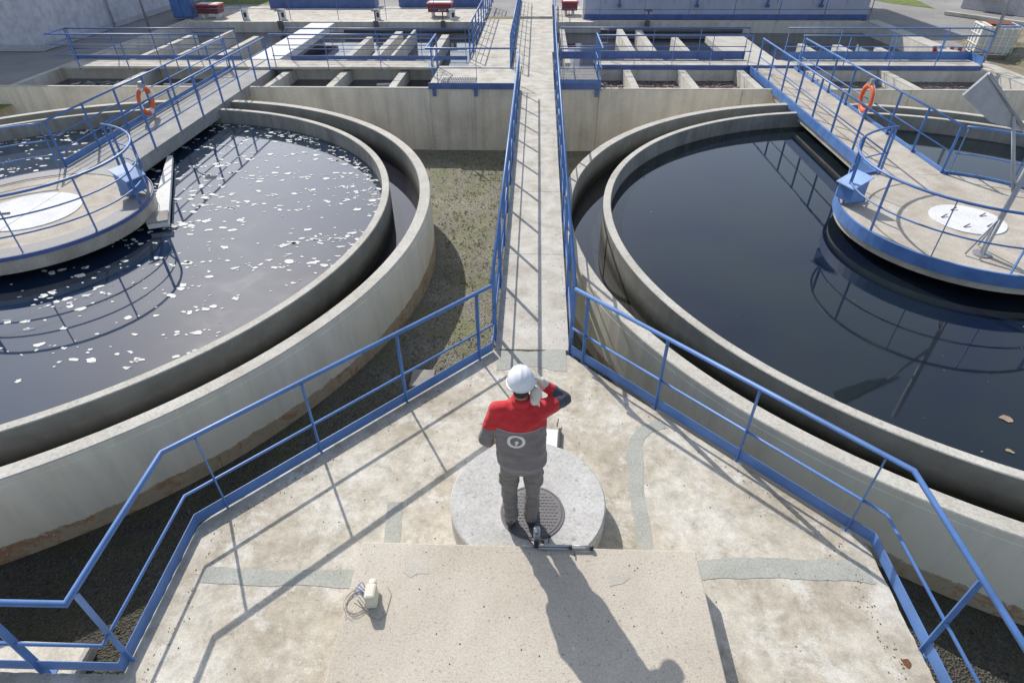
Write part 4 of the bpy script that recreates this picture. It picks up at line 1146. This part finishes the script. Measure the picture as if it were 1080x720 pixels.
# trousers
bm = bmesh.new()
loft(bm, [(-.005, .0, .78, .168, .118), (-.005, .0, .86, .172, .120), (-.005, 0, .92, .155, .105), (-.005, 0, .98, .145, .10)], 36, 2.4)
for h, k_, a_ in ((hipL, kneeL, ankL), (hipR, kneeR, ankR)):
    sg = -1 if h.x < 0 else 1
    loft(bm, [(a_.x, a_.y - .005, .075, .062, .072), (a_.x, a_.y, .13, .070, .080), (a_.x + sg * .002, a_.y + .002, .24, .068, .078), (k_.x, k_.y - .012, .40, .070, .080), (k_.x, k_.y, .50, .076, .085), (k_.x - sg * .004, .02, .64, .086, .097), (h.x - sg * .012, .005, .80, .094, .112), (h.x - sg * .015, 0, .88, .09, .11)], 28, 2.2)
    capsule(bm, Vector((h.x + sg * .055, .0, .70)), Vector((h.x + sg * .055, .0, .58)), .045, .042)   # cargo pocket
trousers = solid('trousers', bm, .0085, ['trouser'], man, 4, None, .013, 10.)
# boots
for nm, a_ in (('boot', ankL), ('boot', ankR)):
    sg = -1 if a_.x < 0 else 1
    bm = bmesh.new()
    capsule(bm, a_ + Vector((0, -.02, .05)), a_ + Vector((0, -.015, -.02)), .052, .055)
    capsule(bm, a_ + Vector((0, -.035, -.055)), a_ + Vector((sg * .02, .155, -.06)), .046, .044); capsule(bm, a_ + Vector((0, .03, -.02)), a_ + Vector((sg * .018, .13, -.05)), .046, .04)
    for v in bm.verts: v.co.z = max(v.co.z, .006)
    o = solid(nm, bm, .008, ['boot'], man, 2)
# helmet
t = bmesh.new()
hc = head + Vector((0, -.004, .045)); tilt = Matrix.Translation(hc) @ Matrix.Rotation(R(-4), 4, 'X')
b = MB(); SG = 48
prof = []
for i in range(13):
    a_ = math.pi / 2 * i / 12; prof.append((math.cos(a_), math.sin(a_)))
vs = []
for q, (cr, sr) in enumerate([(1.03, -.14), (1.015, -.06)] + prof):
    for j in range(SG):
        th = 2 * math.pi * j / SG; cx, cy = math.cos(th), math.sin(th)
        rx, ry, rz = .108, .134, .116
        x = rx * cx * cr; y = ry * cy * cr; z_ = rz * sr
        if sr > 0:   # raised ridges over the crown
            rid = max(0, 1 - abs(x) / .018) * .006 + max(0, 1 - abs(abs(x) - .045) / .014) * .004
            z_ += rid * sr
        vs.append(tilt @ Vector((x, y, z_)))
fs = [(i * SG + j, i * SG + (j + 1) % SG, (i + 1) * SG + (j + 1) % SG, (i + 1) * SG + j) for i in range(14) for j in range(SG)]
b.add(vs, fs, 0, True)
# rolled rim
b.tube([tilt @ Vector((.1125 * math.cos(2 * math.pi * j / SG), .139 * math.sin(2 * math.pi * j / SG), -.017)) for j in range(SG)], .0045, 6, True)
o = hel = b.build('helmet', 'helmet'); o.parent = man
# peak at the front
b = MB(); K = 14; vs = []
for j in range(K + 1):
    th = R(25 + 130 * j / K); vs.append(tilt @ Vector((.108 * math.cos(th), .134 * math.sin(th), -.012))); vs.append(tilt @ Vector((.110 * math.cos(th), .134 * math.sin(th) + .05 * math.sin(math.pi * j / K), -.028)))
b.add(vs + [v - Vector((0, 0, .004)) for v in vs], [(2 * j, 2 * j + 1, 2 * j + 3, 2 * j + 2) for j in range(K)] + [(2 * j + 2 * K + 2, 2 * j + 2 * K + 4, 2 * j + 2 * K + 5, 2 * j + 2 * K + 3) for j in range(K)], 0, True)
o = b.build('peak', 'helmet'); o.parent = hel
b = MB(); b.tube([head + Vector((sx, .0, z_)) for sx, z_ in ((-.090, .03), (-.070, -.075), (0, -.115), (.070, -.075), (.090, .03))], .004, 6)
o = b.build('chin_strap', 'black'); o.parent = hel
# glove on the right hand
bm = bmesh.new(); 
hand(bm, wrR, Vector((-.42, -.12, .88)), Vector((-1, -.2, -.1)), .30, 1.06, 1.25)
capsule(bm, wrR + (elR - wrR) * .12, wrR + Vector((-.01, 0, .03)), .044, .036)
o = solid('glove', bm, .0055, ['glove'], man, 2)
# second glove held crumpled under the hand, hanging at the neck
bm = bmesh.new(); g0 = Vector((.095, .03, 1.60))
capsule(bm, g0 + Vector((0, .0, .05)), g0 + Vector((.0, -.04, -.02)), .036, .040)
for k in range(4): capsule(bm, g0 + Vector((-.02 + .015 * k, -.045, -.03)), g0 + Vector((-.02 + .018 * k, -.065, -.072 + .004 * k)), .011, .009, 8)
o = solid('spare_glove', bm, .006, ['glove'], None, 2, None, .003, 25)
o.location = man.location; o.rotation_euler = man.rotation_euler; o.scale = man.scale
tag(o, 'crumpled white glove held under the phone hand beside the neck', 'glove')
# phone
mxp = Matrix.Translation(head + Vector((.104, .015, -.005))) @ Matrix.Rotation(R(-8), 4, 'Y') @ Matrix.Rotation(R(-16), 4, 'X')
b = MB(); b.box(-.005, .005, -.036, .036, -.072, .072, 0, mxp); o = b.build('phone', 'black', bevel=.003)
o.location = man.location; o.rotation_euler = man.rotation_euler; o.scale = man.scale
tag(o, 'black mobile phone held against the worker right ear', 'phone')
# white folder lying on the deck beyond the plinth
cb = thing('document_folder', 'white paper folder with black spine lying on the deck beyond the plinth', 'folder', (.2, 4.5, 0))
mxc = Matrix.Translation((.20, 4.50, .004)) @ Matrix.Rotation(R(-4), 4, 'Z')
b = MB(); b.box(-.16, .115, -.13, .13, 0, .03, 0, mxc); b.build('paper', 'paper', cb, bevel=.004)
b = MB(); b.box(.118, .148, -.14, .14, 0, .05, 0, mxc); b.build('spine', 'black', cb, bevel=.004)
b = MB(); b.tube([mxc @ Vector((.10, .15, .055)), mxc @ Vector((.11, .27, .06))], .006, 6); b.build('pen', 'black', cb)

# ------------------------------------------------------------------ light, sky, camera
SX, SY = .61, -1.06      # shadow displacement per metre of height
sund = Vector((-SX, -SY, 1)).normalized()
el = math.asin(sund.z); az = math.atan2(sund.x, sund.y)
sl = bpy.data.lights.new('sun', 'SUN'); sl.energy = 4.4; sl.angle = R(.55); sl.color = (1., .945, .865)
so = bpy.data.objects.new('sun', sl); C.objects.link(so); so.rotation_euler = (-sund).to_track_quat('-Z', 'Y').to_euler()
w = bpy.data.worlds.new('World'); sc.world = w; w.use_nodes = True
nt = w.node_tree; bg = nt.nodes['Background']; sky = nt.nodes.new('ShaderNodeTexSky'); sky.sky_type = 'NISHITA'
sky.sun_disc = False; sky.sun_elevation = el; sky.sun_rotation = az; sky.air_density = 1.; sky.dust_density = 1.; sky.ozone_density = 1.
hs = nt.nodes.new('ShaderNodeHueSaturation'); hs.inputs['Saturation'].default_value = .68
nt.links.new(sky.outputs[0], hs.inputs['Color']); nt.links.new(hs.outputs[0], bg.inputs[0]); bg.inputs[1].default_value = .165

cam = bpy.data.cameras.new('camera'); co = bpy.data.objects.new('camera', cam); C.objects.link(co)
pi_, ya, ro = R(37.38450104), R(2.25529738), R(-.34454981)
mx = Matrix.Rotation(ya, 3, 'Z') @ Matrix.Rotation(math.pi / 2 - pi_, 3, 'X') @ Matrix.Rotation(ro, 3, 'Z')
co.matrix_world = Matrix.Translation((0, 0, 4.785)) @ mx.to_4x4()
cam.sensor_width = 36; cam.lens = 623.4012 / 1080 * 36; cam.clip_start = .05; cam.clip_end = 6000
sc.camera = co
for o in list(bpy.data.objects):
    if '_base' in o: del o['_base']
sc.view_settings.view_transform = 'Standard'; sc.view_settings.look = 'None'; sc.view_settings.exposure = 0; sc.view_settings.gamma = 1
